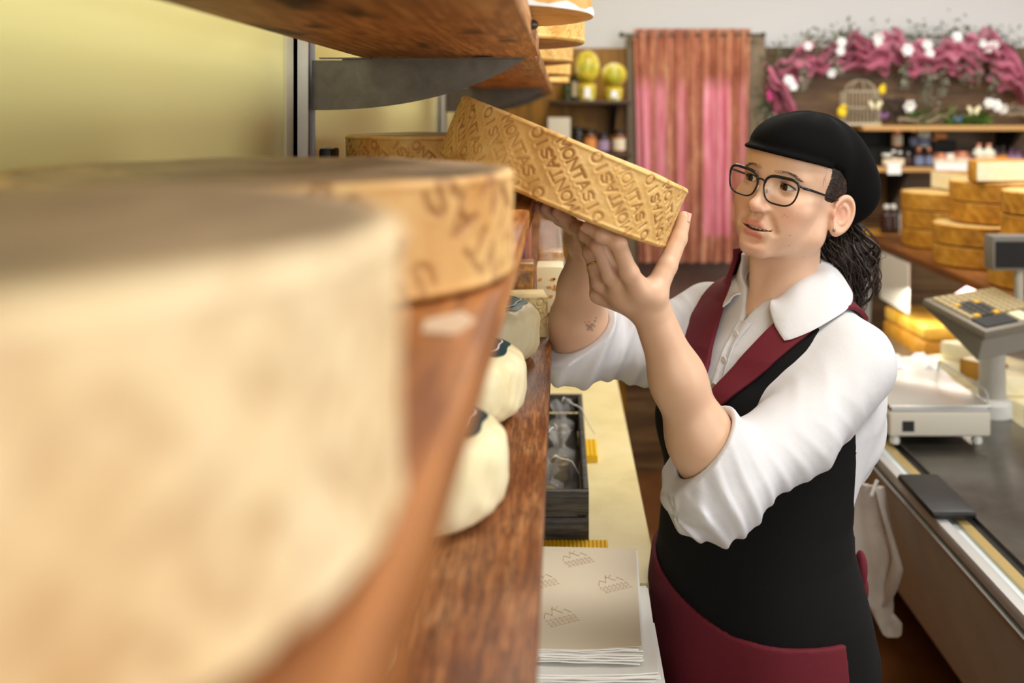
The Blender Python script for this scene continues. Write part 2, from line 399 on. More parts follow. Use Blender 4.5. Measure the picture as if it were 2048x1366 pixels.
def wheel_mesh(name, R, H, nt, nz, seed=1, ncol=28, depth=.0016, width=.0016, text=True, lip=.0012, rough=.0006, size=.0128, pitch=.0142):
    rg = np.random.RandomState(seed)
    th = np.linspace(0, 2*PI, nt, endpoint=False); zz = np.linspace(-H/2, H/2, nz)
    T, Z = np.meshgrid(th, zz, indexing='ij'); U = T*R
    r = np.full(T.shape, R)
    # rounded edges, a faint raised rim
    e = np.minimum(H/2-np.abs(Z), .006)/.006; r = r-.003*(1-np.sqrt(np.clip(1-(1-e)**2, 0, 1)))
    r += lip*np.exp(-((H/2-.004-np.abs(Z))/.002)**2)
    P = (R*np.cos(T), R*np.sin(T), Z); r += rough*wob(P, 60, seed)+rough*.8*wob(P, 190, seed+1)+.0012*wob(P, 14, seed+2)
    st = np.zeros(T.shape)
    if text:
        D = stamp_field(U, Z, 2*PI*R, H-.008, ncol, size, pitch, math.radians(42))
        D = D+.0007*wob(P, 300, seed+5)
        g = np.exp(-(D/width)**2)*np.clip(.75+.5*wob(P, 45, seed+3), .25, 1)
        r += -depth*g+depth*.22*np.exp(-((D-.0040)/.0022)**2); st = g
    pits = np.clip(wob(P, 420, seed+9, 7)-1.0, 0, 1); r -= .0012*pits
    V = np.stack([r*np.cos(T), r*np.sin(T), Z], -1).reshape(-1, 3)
    I = np.arange(nt*nz).reshape(nt, nz); J = np.roll(I, -1, 0)
    Q = [np.stack([I[:, :-1], J[:, :-1], J[:, 1:], I[:, 1:]], -1).reshape(-1, 4)]
    att = st.reshape(-1); topa = np.zeros(nt*nz); verts = [V]; base = nt*nz
    for sgn, col in ((1, nz-1), (-1, 0)):
        prev = I[:, col]
        for f in (.985, .93, .82, .66, .48, .3, .12):
            rr = f*(R-.003); Pz = (rr*np.cos(th), rr*np.sin(th), np.full(nt, sgn*H/2)); zt = sgn*H/2+.0012*wob(Pz, 50, seed+7)+.0015*wob(Pz, 16, seed+8)
            verts.append(np.stack([Pz[0], Pz[1], zt], -1)); cur = np.arange(base, base+nt); base += nt
            a, b_ = np.roll(prev, -1), np.roll(cur, -1)
            q = np.stack([prev, a, b_, cur], -1); Q.append(q if sgn > 0 else q[:, ::-1]); prev = cur
            att = np.concatenate([att, np.zeros(nt)]); topa = np.concatenate([topa, np.full(nt, 1.0 if f < .98 else .6)])
        verts.append(np.array([[0, 0, sgn*H/2]])); c = base; base += 1
        att = np.append(att, 0); topa = np.append(topa, 1)
        a = np.roll(prev, -1); tri = np.stack([prev, a, np.full(nt, c), np.full(nt, c)], -1)
        Q.append(tri if sgn > 0 else tri[:, [1, 0, 2, 3]])
    V = np.concatenate(verts); faces = np.concatenate(Q)
    me = bpy.data.meshes.new(name)
    quads = faces[faces[:, 2] != faces[:, 3]]; tris = faces[faces[:, 2] == faces[:, 3]][:, :3]
    me.vertices.add(len(V)); me.vertices.foreach_set('co', V.astype(np.float32).ravel())
    li = np.concatenate([quads.ravel(), tris.ravel()]).astype(np.int32)
    me.loops.add(len(li)); me.loops.foreach_set('vertex_index', li)
    me.polygons.add(len(quads)+len(tris))
    me.polygons.foreach_set('loop_start', np.concatenate([np.arange(len(quads))*4, len(quads)*4+np.arange(len(tris))*3]).astype(np.int32))
    me.update(calc_edges=True); me.validate()
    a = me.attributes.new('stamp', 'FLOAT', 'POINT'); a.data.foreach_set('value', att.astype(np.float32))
    a = me.attributes.new('topface', 'FLOAT', 'POINT'); a.data.foreach_set('value', topa.astype(np.float32))
    me.polygons.foreach_set('use_smooth', [True]*len(me.polygons)); return me
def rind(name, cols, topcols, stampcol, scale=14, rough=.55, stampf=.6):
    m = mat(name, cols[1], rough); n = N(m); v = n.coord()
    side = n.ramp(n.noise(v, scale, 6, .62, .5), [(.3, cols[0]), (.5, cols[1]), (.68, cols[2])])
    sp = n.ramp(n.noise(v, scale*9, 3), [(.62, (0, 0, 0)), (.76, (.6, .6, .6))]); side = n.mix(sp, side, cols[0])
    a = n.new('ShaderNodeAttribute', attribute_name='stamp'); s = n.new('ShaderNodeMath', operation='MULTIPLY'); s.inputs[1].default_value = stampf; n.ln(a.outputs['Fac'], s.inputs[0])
    side = n.mix(s.outputs[0], side, stampcol)  # stamp tint: ink and dirt, plus groove shade painted into the colour
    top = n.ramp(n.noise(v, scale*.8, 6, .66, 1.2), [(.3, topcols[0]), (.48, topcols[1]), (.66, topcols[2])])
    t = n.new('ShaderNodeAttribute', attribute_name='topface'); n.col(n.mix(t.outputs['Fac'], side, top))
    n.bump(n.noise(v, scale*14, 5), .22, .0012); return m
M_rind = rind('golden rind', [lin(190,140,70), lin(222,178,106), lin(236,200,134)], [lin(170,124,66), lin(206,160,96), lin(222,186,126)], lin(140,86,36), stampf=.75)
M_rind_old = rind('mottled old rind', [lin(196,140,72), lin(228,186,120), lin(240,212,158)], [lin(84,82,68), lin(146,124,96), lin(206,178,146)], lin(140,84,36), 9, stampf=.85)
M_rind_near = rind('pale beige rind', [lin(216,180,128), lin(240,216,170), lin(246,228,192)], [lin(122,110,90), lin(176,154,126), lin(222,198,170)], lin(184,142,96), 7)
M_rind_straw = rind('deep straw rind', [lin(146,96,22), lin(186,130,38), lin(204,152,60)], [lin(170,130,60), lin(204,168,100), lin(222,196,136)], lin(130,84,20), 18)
def put_wheel(me, m, x, y, zbase, H, rz, label, group, M=None):
    o = link('cheese_round', me, m if not len(me.materials) else None)
    if M is not None: o.matrix_world = M
    else: o.location = (x, y, zbase+H/2+.0026); o.rotation_euler = (0, 0, rz)
    return tag(o, label, 'cheese wheel', group)
G_MID = 'stamped cheese wheels on the middle shelf'
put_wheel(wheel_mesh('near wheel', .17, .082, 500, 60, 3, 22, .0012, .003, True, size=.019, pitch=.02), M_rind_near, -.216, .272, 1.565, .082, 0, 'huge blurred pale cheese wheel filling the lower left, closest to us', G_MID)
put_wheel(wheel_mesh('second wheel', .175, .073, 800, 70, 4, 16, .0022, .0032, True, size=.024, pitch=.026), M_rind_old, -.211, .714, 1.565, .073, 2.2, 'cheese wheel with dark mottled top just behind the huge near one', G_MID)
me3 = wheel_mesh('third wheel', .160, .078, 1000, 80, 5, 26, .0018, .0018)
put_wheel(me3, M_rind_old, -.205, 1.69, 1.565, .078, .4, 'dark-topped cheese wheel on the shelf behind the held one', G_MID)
tag(MB().box(-.392, -.372, 1.60, 1.66, 1.5655, 1.625).build('price_tag_holder', M_black, bevel=.004), 'small black holder beside the wheel near the wall', 'holder')
# the held wheel: centre, axis
HC = at(1127, 342, 1.36)
hn = np.array([.385, .035, .92]); hn /= np.linalg.norm(hn); HR, HH = .165, .085
hx = np.cross([0, 1, 0], hn); hx /= np.linalg.norm(hx); hy = np.cross(hn, hx)
HM = Matrix(((hx[0], hy[0], hn[0], HC[0]), (hx[1], hy[1], hn[1], HC[1]), (hx[2], hy[2], hn[2], HC[2]), (0, 0, 0, 1)))
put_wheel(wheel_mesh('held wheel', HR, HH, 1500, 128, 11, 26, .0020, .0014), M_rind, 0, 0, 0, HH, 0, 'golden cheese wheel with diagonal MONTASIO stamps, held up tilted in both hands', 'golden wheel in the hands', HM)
# wheels on the top shelf
GT = 'cheese wheels on the top shelf'
me_t = wheel_mesh('top wheel', .17, .085, 700, 60, 6, 28, .001, .0016)
M_rind_top = rind('light golden rind', [lin(214,160,80), lin(240,196,112), lin(248,214,146)], [lin(160,116,66), lin(190,142,88), lin(206,166,112)], lin(190,132,66))
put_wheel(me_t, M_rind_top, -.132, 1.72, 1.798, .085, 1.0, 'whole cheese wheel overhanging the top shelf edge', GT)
lbl = {(2.35,0): 'lower wheel of the first stack of two behind the overhanging one', (2.35,1): 'upper wheel of the first stack of two behind the overhanging one', (3.12,0): 'lower wheel of the second stack of two along the top shelf',
       (3.12,1): 'upper wheel of the second stack of two along the top shelf', (3.88,0): 'lower wheel of the last stack of two on the top shelf', (3.88,1): 'upper wheel of the last stack of two on the top shelf'}
for (Y, k), t in lbl.items(): put_wheel(me_t, M_rind_top, -.145+.012*k, Y, 1.798+k*.0895, .085, Y+k, t, GT)
# half wheel wrapped in white paper at the top edge of the picture
def half_wheel(R, H, m, mcut, loc, rz, label, group, open_a=PI, paper=True, name='cut_cheese'):
    r = empty(name, loc, label, 'cut cheese', group, rz)
    n = 48; a0 = [open_a*i/n for i in range(n+1)]
    poly = [(R*math.cos(a), R*math.sin(a), 0) for a in a0]
    if open_a < PI-.01: poly.append((0, 0, 0))
    MB().prism(poly, (0, 0, H)).build('rind_body', m, r, 40, bevel=.004)
    if paper:
        MB().box(-R*.985, R*.985, -.004, -.0005, .003, H-.003).build('cut_face', mcut, r, None)
    return r
M_cut = mottled('pale cut face', [lin(236,224,180), lin(246,236,200), lin(250,244,216)], 20, .5, .03)
hw = half_wheel(.165, .075, M_rind, M_white_card, (-.128, 1.24, 1.8005), math.radians(-62), 'half cheese wheel wrapped with white paper at the top shelf edge', GT)
b = MB(); pts = []
for i in range(25):
    a = math.radians(-6+i*5.0); pts.append([(.1665*math.cos(a), .1665*math.sin(a), .0), (.168*math.cos(a), .168*math.sin(a), .006+.003*math.sin(i*1.3))])
b.sheet(pts, (0, 0, -.0), .0).f.clear(); b.v.clear()
b.grid(pts); b.build('wrapping_paper', M_white_card, hw, True)
tag(MB().ball((-.034, 1.16, 1.784), .006).tube([(-.038,1.16,1.784),(-.030,1.16,1.784)], .003).build('shelf_hook', M_steel), 'small round metal hook on the top shelf front edge', 'hook')

# ================================================================ small white cheeses on the lower shelf
M_caci = mottled('ivory cheese rind', [lin(222,204,150), lin(236,224,180), lin(242,232,196)], 9, .42, .25, 4, 60, .003)
M_label_green = mat('dark green label ring', lin(20,78,56), .45); M_label_blue = mat('dark teal label ring', lin(24,62,66), .45)
M_label_white = mat('label centre', lin(238,232,236), .5)
def caciotta(x, y, R, H, rz, mring, label):
    r = empty('small_white_cheese', (x, y, 1.3205), label, 'cheese', 'small white cheeses on the lower shelf', rz)
    nt, nz = 160, 40; vs = []; rg = random.Random(int(y*100))
    for i in range(nz):
        t = -PI/2+PI*i/(nz-1); ex = .42
        rr = R*(abs(math.cos(t))**ex); z = H/2+H/2*math.copysign(abs(math.sin(t))**.55, math.sin(t))
        if t > 0: rr = R*(abs(math.cos(t))**.62)
        for k in range(nt):
            a = 2*PI*k/nt
            q = rr*(1+.006*math.sin(9*a+3*math.sin(4*t))+.006*math.sin(17*a+9*t)+.0022*math.sin(70*t)+.004*math.sin(31*a-14*t))
            vs.append((q*math.cos(a), q*math.sin(a), z+.0006*math.sin(23*a)*math.cos(t)))
    fs = [(i*nt+k, i*nt+(k+1) % nt, (i+1)*nt+(k+1) % nt, (i+1)*nt+k) for i in range(nz-1) for k in range(nt)]
    MB().add(vs, fs).build('rind_body', M_caci, r, True)
    # octagonal paper label lying on the slightly domed top
    def topz(rad):
        lo, hi = 0, PI/2
        for _ in range(30):
            mid = (lo+hi)/2
            if R*(math.cos(mid)**.62) > rad: lo = mid
            else: hi = mid
        return H/2+H/2*math.sin(lo)**.55
    def disc(name, r0, r1, m, lift, par, n=64, wavy=True):
        b = MB(); g = []
        for i in range(n+1):
            a = 2*PI*i/n; w = 1+(.035*math.cos(8*a) if wavy else 0)
            g.append([((r0+(r1-r0)*j/4)*w*math.cos(a), (r0+(r1-r0)*j/4)*w*math.sin(a), topz((r0+(r1-r0)*j/4)*w*1.0)+lift) for j in range(5)])
        b.grid(g); return b.build(name, m, par, True)
    lab = disc('label', .001, R*.80, mring, .0016, r)
    disc('label_ring', R*.68, R*.70, M_label_white, .0021, lab); disc('label_centre', .001, R*.52, M_label_white, .0022, lab, wavy=False)
    b = MB()
    for k in range(3):
        a = -.35+k*.35; p = np.array([math.cos(a), math.sin(a)]); q = np.array([-p[1], p[0]]); c = p*R*.36
        z = topz(R*.36)+.0026
        st = STROKES['NAI'[k]]
        for (s, e) in st:
            A = c+q*(s[0]-.5)*R*.06+p*(s[1]-.5)*R*.16; B = c+q*(e[0]-.5)*R*.06+p*(e[1]-.5)*R*.16
            b.tube([(A[0], A[1], z), (B[0], B[1], z)], R*.010, 5)
    b.build('label_print', M_print_dark, lab, True)
    return r
caciotta(-.145, .900, .096, .088, .3, M_label_blue, 'nearest whole ivory cheese with teal-ringed label on the red shelf')
caciotta(-.138, 1.185, .095, .088, 1.1, M_label_blue, 'middle ivory cheese with scalloped dark label on the red shelf')
caciotta(-.128, 1.462, .095, .088, -.6, M_label_green, 'farthest ivory cheese with green-ringed label in front of stamped block')
caciotta(-.197, .615, .097, .088, .9, M_label_green, 'mostly hidden ivory cheese below the orange shelf at the bottom edge')
# goods at the back of the lower shelf
def stamped_block():
    r = empty('cut_cheese_block', (-.066, 1.60, 1.3205), 'pale stamped cheese block standing behind the green-labelled cheese', 'cheese', None, .12)
    nu, nv = 150, 100; W, D, H = .085, .075, .064
    u = np.linspace(-W/2, W/2, nu); v = np.linspace(-H/2, H/2, nv); U, V2 = np.meshgrid(u, v, indexing='ij')
    Dd = stamp_field(U+.11, V2, .22, H, 8, .0125, .0138, math.radians(42)); g = np.exp(-(Dd/.0016)**2)
    front = np.stack([U, .0018*g+.0004*wob((U, V2, U*0), 120, 4), V2+H/2], -1)
    b = MB().sheet(front, (0, 1, 0), D); b.build('rind_body', mottled('pale stamped rind', [lin(206,178,116), lin(226,204,146), lin(236,218,166)], 24, .5, .1), r, 40)
    return r
stamped_block()
def pack(name, x0, x1, y0, y1, z1, m, label, cat, z0=1.3205, bev=.004):
    return tag(MB().box(x0, x1, y0, y1, z0, z1).build(name, m, bevel=bev), label, cat)
M_pasta = mottled('brown dried food', [lin(96,60,20), lin(150,98,36), lin(190,140,70)], 60, .35, .4, 3, 90, .004)
M_crisp = mottled('orange brown crackers', [lin(150,100,50), lin(196,150,96), lin(226,196,150)], 40, .35, .4, 3, 70, .004)
pack('food_packet', -.128, -.050, 1.705, 1.765, 1.424, M_pasta, 'brown packet of dried food behind the stamped block', 'packet')
tp = empty('food_box', (-.104, 1.835, 1.3205), 'tall pinkish brown box with purple stripe under the middle shelf', 'box')
MB().box(-.046, .046, -.035, .035, 0, .168).build('carton', mat('pinkish carton', lin(176,112,88), .5), tp, bevel=.003)
MB().box(.030, .036, -.0362, -.0354, .02, .155).box(-.04, .04, -.0362, -.0354, .13, .145).build('stripe', mat('purple print', lin(110,86,128), .5), tp, None)
lb = empty('label_box', (-.022, 1.765, 1.3205), 'white box printed with orange leaves beside the brown packet', 'box')
MB().box(-.024, .024, -.035, .035, 0, .094).build('carton', mat('cream carton', lin(236,222,180), .5), lb, bevel=.003)
b = MB(); rg = random.Random(3)
for k in range(11):
    a = rg.uniform(0, PI); cx, cz = rg.uniform(-.018, .018), rg.uniform(.02, .08); d = (math.cos(a)*.006, math.sin(a)*.003)
    b.prism([(cx-d[0], -.0356, cz-d[1]), (cx-d[1], -.0356, cz+d[0]*.5), (cx+d[0], -.0356, cz+d[1]), (cx+d[1], -.0356, cz-d[0]*.5)], (0, -.0003, 0))
b.build('leaf_print', mat('orange leaf print', lin(216,140,50), .5), lb, None)
MB().box(-.016, .016, -.0358, -.0354, .008, .014).build('print_line', M_print_dark, lb, None)
cb = empty('cellophane_bag', (-.022, 1.875, 1.3205), 'clear cellophane bag of crackers with crumpled top, at the back of the lower shelf', 'bag')
MB().box(-.024, .024, -.028, .028, 0, .105).build('crackers', M_crisp, cb, bevel=.008)
b = MB(); g = []
for i in range(25):
    a = 2*PI*i/24; row = []
    for j in range(9):
        t = j/8; s = 1-.35*t if t > .6 else 1.0; wv = .003*math.sin(5*a+7*t)*t+.003*math.sin(11*a)*t
        row.append(((.027*s+wv)*max(-1, min(1, 1.3*math.cos(a))), (.031*(1-.8*max(0, t-.55)/.45)+wv)*max(-1, min(1, 1.3*math.sin(a))), .158*t+.004*math.sin(3*a)*t))
    g.append(row)
b.grid(g); b.build('bag_film', M_film, cb, True)

# ================================================================ work surface below the shelves
ZT = .91
tag(MB().box(-.385, .160, 1.63, 4.4, ZT-.034, ZT).build('worktop_slab', M_slab, bevel=.008, seg=3), 'cream yellow worktop slab with rounded pale edge', 'worktop')
cu = empty('base_cabinet', (0, 0, 0), 'low cabinet under the worktop, wood grain front and white edging', 'cabinet')
MB().box(-.385, .126, -.3, 4.4, .08, ZT-.036).build('carcass', mat('dark reddish carcass', lin(110,56,24), .5), cu, None)
M_zebra = wood('zebra grain laminate', lin(96,72,40), lin(160,126,76), lin(196,164,110), 'x', 2.2, .45, 1.2)
MB().box(-.385, .126, -.3, 1.628, ZT-.0355, ZT-.0345).build('laminate_top', M_zebra, cu, None)
MB().box(.126, .137, -.3, 1.62, ZT-.10, ZT-.033).build('edging', M_white, cu, bevel=.002)
MB().box(-.38, .11, -.3, 4.4, 0, .08).build('plinth', M_black_matt, cu, None)
# stacks of wrapping paper
def sheet_stack(x0, x1, y0, y1, z0, n, t, rz, seed, label, m=M_paper_w, top=None):
    rg = random.Random(seed); r = empty('paper_stack', ((x0+x1)/2, (y0+y1)/2, z0), label, 'paper stack', 'stacks of wrapping paper on the cabinet', rz)
    b = MB(); W, D = (x1-x0)/2, (y1-y0)/2
    for k in range(n):
        dx, dy = rg.uniform(-.004, .004), rg.uniform(-.004, .004)
        g = []
        for i in range(13):
            row = []
            for j in range(13):
                x = -W+2*W*i/12+dx; y = -D+2*D*j/12+dy
                lift = .006*max(0, (i-9)/3)*max(0, (3-j)/3)*rg.uniform(.6, 1.0)*(k/n)
                row.append((x, y, k*t+lift+.0006*math.sin(7*x*20+k)))
            g.append(row)
        b.sheet(g, (0, 0, 1), t*.8)
    b.build('sheets', m, r, 40)
    if top:
        g = [[(-W+2*W*i/12, -D+2*D*j/12, n*t+.0006+.007*max(0, (i-9)/3)*max(0, (3-j)/3)) for j in range(13)] for i in range(13)]
        MB().sheet(g, (0, 0, 1), .0005).build('top_sheet', top, r, 40)
    return r
zc = ZT-.0345
sheet_stack(-.22, .138, 1.25, 1.54, zc+.0015, 10, .0022, .0, 1, 'lowest stack of white sheets with dark and red stripes')
s1 = bpy.data.objects[-1] if False else None
st2 = sheet_stack(-.22, .132, 1.345, 1.60, zc+.0275, 9, .0022, -.02, 2, 'middle stack of plain white sheets, curled corner')
st3 = sheet_stack(-.22, .116, 1.368, 1.69, zc+.0520, 8, .0022, -.05, 3, 'top stack of beige greaseproof paper with faint brown emblems', M_paper_w, M_paper)
# stripes on the lowest stack, emblems on the top sheet
low = [o for o in bpy.data.objects if o.get('label', '').startswith('lowest stack')][0]
b = MB(); br = MB()
for x, w in ((-.004, .0012), (.000, .0012), (.004, .0012), (.016, .0012), (.020, .0012), (.024, .0012)): b.box(x+.062, x+w*1.4+.062, -.148, .02, .0224, .0232)
br.box(.069, .075, -.148, .02, .0224, .0232)
b.build('stripes', M_print_dark, low, None); br.build('red_stripe', M_print_red, low, None)
def emblem(b, cx, cy, z, s, rz):
    c, sn = math.cos(rz), math.sin(rz)
    def q(u, v): return (cx+s*(u*c-v*sn), cy+s*(u*sn+v*c), z)
    def st(pts, r=.02): b.tube([q(*p) for p in pts], [r*s]*len(pts), 4)
    st([(-.5, .1), (-.3, .45), (-.15, .2), (.05, .6), (.25, .2), (.42, .42), (.55, .1)]); st([(0, .55), (.12, .75)]); st([(.12, .5), (.3, .7)])
    for k in range(3):
        for i in range(7): u = -.55+i*.17; st([(u, -.12-.2*k), (u+.06, -.02-.2*k)], .014); st([(u+.06, -.02-.2*k), (u+.11, -.13-.2*k)], .014)
    st([(-.6, -.17), (.6, -.17)], .012); st([(-.5, -.38), (.5, -.38)], .012)
for (cx, cy) in ((.068, .115), (.015, .035), (.128, .030), (.050, -.075), (.0, -.18), (-.06, .10), (-.09, -.05)):
    b = MB(); emblem(b, cx, cy-.0, .0187, .042, .5); b.build('emblem_print', M_print, st3, None)
# dark crate with cellophane-wrapped goods, on yellow ribbed mats
cr = empty('wooden_crate', (-.125, 2.08, ZT+.006), 'weathered black wooden crate on the worktop holding wrapped gifts', 'crate')
M_crate = wood('charred wood', lin(38,35,31), lin(84,77,68), lin(120,111,100), 'x', 1.5, .6, 1.0)
X0, X1, Y0, Y1 = -.17, .172, -.31, .31
for k in range(2):
    MB().box(X0, X1, Y0, Y0+.012, .004+.047*k, .046+.047*k).build('front_board', M_crate, cr, bevel=.0015)
    MB().box(X0, X1, Y1-.012, Y1, .004+.047*k, .046+.047*k).build('rear_board', M_crate, cr, bevel=.0015)
for x in (X0, X1-.010): MB().box(x, x+.010, Y0+.0125, Y1-.0125, .004, .094).build('side_board', M_crate, cr, bevel=.0015)
MB().box(X0+.011, X1-.011, Y0+.013, Y1-.013, .004, .010).build('bottom', M_crate, cr, None)
def ribbed(x0, x1, y0, y1, z0, z1, label):
    n = int((x1-x0)/.007); top = []
    for i in range(n*6+1):
        x = x0+(x1-x0)*i/(n*6); top.append((x, y0, z1-.0022*(1-abs(math.sin(PI*n*i/(n*6))))))
    poly = [(x0, y0, z0)]+top+[(x1, y0, z0)]
    return tag(MB().prism(poly, (0, y1-y0, 0)).build('ribbed_mat', M_yellow, smooth=40), label, 'mat', 'yellow ribbed mats under the crate')
ribbed(-.30, .080, 1.722, 1.764, ZT+.0005, ZT+.0160, 'yellow ribbed strip lying along the front of the black crate')
ribbed(.050, .078, 2.20, 2.31, ZT+.0005, ZT+.0160, 'small yellow ribbed piece beside the black crate')
def wrapped(x, y, r, h, label, seed):
    rg = random.Random(seed)
    g = empty('wrapped_gift', (x, y, ZT+.0175), label, 'gift', 'cellophane gifts in the crate', rg.random()*3)
    MB().lathe([(r*.7, 0), (r*.72, h*.5), (r*.5, h*.56), (r*.45, h*.7)], 20).build('jar', mottled('gift content', [lin(60,50,30), lin(150,120,50), lin(206,176,90)], 30, .3, 0), g)
    b = MB(); gr = []
    for i in range(37):
        a = 2*PI*i/36; row = []
        for j in range(12):
            t = j/11; rr = r*(1+.05*math.sin(9*a)) if t < .55 else r*(.25+.55*abs(t-.72)/.28*(1+.3*math.sin(6*a+seed)))
            row.append((rr*math.cos(a), rr*math.sin(a), h*1.5*t+.008*math.sin(4*a+seed)*(t > .7)))
        gr.append(row)
    b.grid(gr); b.build('film', M_film, g, True)
    b = MB(); zt = h*1.08+.03
    for k in range(2):
        a = -1.0+k*1.5+seed*.2; pts = [(r*.2*math.cos(a), r*.2*math.sin(a), zt)]
        for j in range(1, 8): pts.append((pts[0][0]+.011*j*math.cos(a), pts[0][1]+.011*j*math.sin(a), zt+.006*j-.0022*j*j+.004*math.sin(j*2)))
        b.tube(pts, .0012, 5)
    b.build('ribbon', mat('silver ribbon', lin(235,235,230), .2, .4), g, True)
wrapped(-.004, 2.27, .030, .06, 'clear wrapped gift in the crate nearest the back', 1)
wrapped(-.006, 2.06, .032, .065, 'clear wrapped gift with silver ribbon in the middle of the crate', 2)
wrapped(-.03, 1.89, .032, .06, 'clear wrapped gift at the front of the crate', 3)

b = MB(); b.prism([(-.074, .52, 1.5653), (-.056, .515, 1.5653), (-.048, .55, 1.5653), (-.058, .575, 1.5653), (-.076, .55, 1.5653)], (0, 0, .0012))
tag(b.build('paper_scrap', mat('stained paper', lin(226,200,172), .6), smooth=None), 'white paper scrap on the orange shelf in front of the second wheel', 'paper')
# ================================================================ back wall shelves, left of the curtain
def P(px, py, Y): return tuple(at(px, py, Y))
YB = 4.55
M_dark_shelf = mat('dark stained shelf', lin(58,40,20), .5)
M_iron = mat('dark iron', lin(34,36,42), .45, .4)
tag(MB().box(-.06, .305, 4.40, 4.68, 1.722, 1.740).build('wall_shelf', M_dark_shelf, bevel=.003), 'dark upper wall shelf left of the curtain with yellow wrapped gifts', 'shelf')
tag(MB().box(-.06, .305, 4.40, 4.68, 1.487, 1.505).build('wall_shelf', M_dark_shelf, bevel=.003), 'dark lower wall shelf left of the curtain with dark jars', 'shelf')
for z in (1.722, 1.487):
    tag(MB().prism([(.222, 4.42, z), (.222, 4.678, z), (.222, 4.678, z-.14), (.222, 4.66, z-.14)], (.022, 0, 0)).build('shelf_support', M_iron, smooth=None),
        'black iron support under the '+('upper' if z > 1.6 else 'lower')+' dark wall shelf', 'shelf support', 'black iron shelf supports')
M_yfilm = mat('yellow green wrap', lin(206,206,70), .12, 0, .8, .35)
M_ywrap = mottled('yellow filling with painted highlights', [lin(150,130,16), lin(216,196,64), lin(246,240,206)], 14, .08, 0)  # near-white patches are highlights painted into the mottled yellow
def gift(x, y, z, rx, rz, pot, label):
    r = empty('gift_egg', (x, y, z), label, 'gift', 'yellow wrapped gifts on the dark shelf')
    MB().lathe([(.034, 0), (.040, .02), (.042, pot-.01), (.036, pot)], 24).build('jar', M_ywrap, r)
    MB().box(-.014, .014, -.0435, -.0425, .012, pot-.016).build('jar_label', M_white_card, r, None)
    b = MB(); vs = []
    nn = 28
    prof = [(rx*math.sin(PI*(i+.5)/16)*(1+.0), pot+rz-rz*math.cos(PI*(i+.5)/16)) for i in range(16)]
    b.lathe(prof, nn).build('wrapped_top', M_ywrap, r)
    MB().lathe([(rx*.55, 0), (rx*.5, .003), (rx*.3, .006), (.002, .008)], 20, Matrix.Translation((0, -rx*.86, pot+rz))@Matrix.Rotation(PI/2, 4, 'X')).build('rosette', M_yfilm, r)
    return r
gift(.112, 4.50, 1.7402, .058, .076, .075, 'tall oval yellow gift on the dark upper shelf')
gift(.232, 4.50, 1.7402, .060, .056, .060, 'round yellow gift on the dark upper shelf next to the curtain')
M_jar = [mat('dark preserve', lin(34,22,16), .15), mat('amber preserve', lin(120,66,16), .12), mat('purple preserve', lin(52,30,44), .15), mat('honey', lin(168,112,20), .12)]
M_lab = [mat('orange jar label', lin(214,140,70), .5), mat('mauve jar label', lin(156,130,156), .5), mat('cream jar label', lin(222,206,180), .5), mat('blue jar label', lin(110,120,150), .5)]
M_lid = [mat('dark lid', lin(30,26,24), .35), mat('copper lid', lin(214,140,110), .25, .7), mat('white lid', lin(226,226,220), .4), mat('silver lid', lin(170,170,170), .25, .8)]
def jar(name, x, y, z, r, h, kind, mj, ml, mlid, label, cat, group):
    """kind: jar (wide mouth) or bottle (narrow neck)"""
    o = empty(name, (x, y, z), label, cat, group)
    if kind == 'jar':
        MB().lathe([(r*.9, 0), (r, .004), (r, h*.72), (r*.86, h*.8)], 20).build('body', mj, o)
        MB().lathe([(r*.9, h*.8), (r*.9, h), (r*.8, h*1.005)], 20).build('lid', mlid, o)
    else:
        MB().lathe([(r*.92, 0), (r, .003), (r, h*.62), (r*.85, h*.7), (r*.42, h*.78), (r*.38, h*.86)], 20).build('body', mj, o)
        MB().lathe([(r*.46, h*.86), (r*.46, h), (r*.4, h*1.005)], 16).build('lid', mlid, o)
    if ml is not None:
        hh = h*(.62 if kind == 'jar' else .55); b = MB(); g = []
        for i in range(15):
            a = -PI/2-1.15+2.3*i/14; g.append([(r*1.012*math.cos(a), r*1.012*math.sin(a), h*.12), (r*1.012*math.cos(a), r*1.012*math.sin(a), hh)])
        b.grid(g); b.build('label_band', ml, o, True)
    return o
GJ = 'dark jars on the lower left wall shelf'
for i, (px, hgt, mj, ml, t) in enumerate(((1156, .115, 0, None, 'plain dark jar at the left end of the lower left wall shelf'), (1180, .105, 1, 0, 'jar with orange label on the lower left wall shelf'), (1206, .09, 2, 1, 'low jar with mauve label on the lower left wall shelf'), (1238, .105, 1, 2, 'jar with cream label at the curtain end of the left wall shelf'))):
    x, y, z = P(px, 300, 4.47); jar('preserve_jar', x, y, 1.5052, .030, hgt, 'jar', M_jar[mj], None if ml is None else M_lab[ml], M_lid[0], t, 'jar', GJ)
tag(MB().box(-.065, .035, 4.425, 4.43, 1.5052, 1.665).build('display_card', mat('cream printed card', lin(206,198,176), .6), smooth=None), 'cream display card standing on the lower left wall shelf', 'card')
for i, (px, hh, t) in enumerate(((1135, .09, 'dark green bottle at the left end of the upper dark shelf'), (1153, .11, 'dark bottle beside the tall yellow gift'))):
    jar('dark_bottle', P(px, 0, 4.5)[0], 4.56, 1.7402, .026, hh+.05, 'bottle', mat('dark green glass', lin(50,52,14), .1), M_lab[2] if i else None, M_lid[0], t, 'bottle', 'dark bottles behind the gifts')

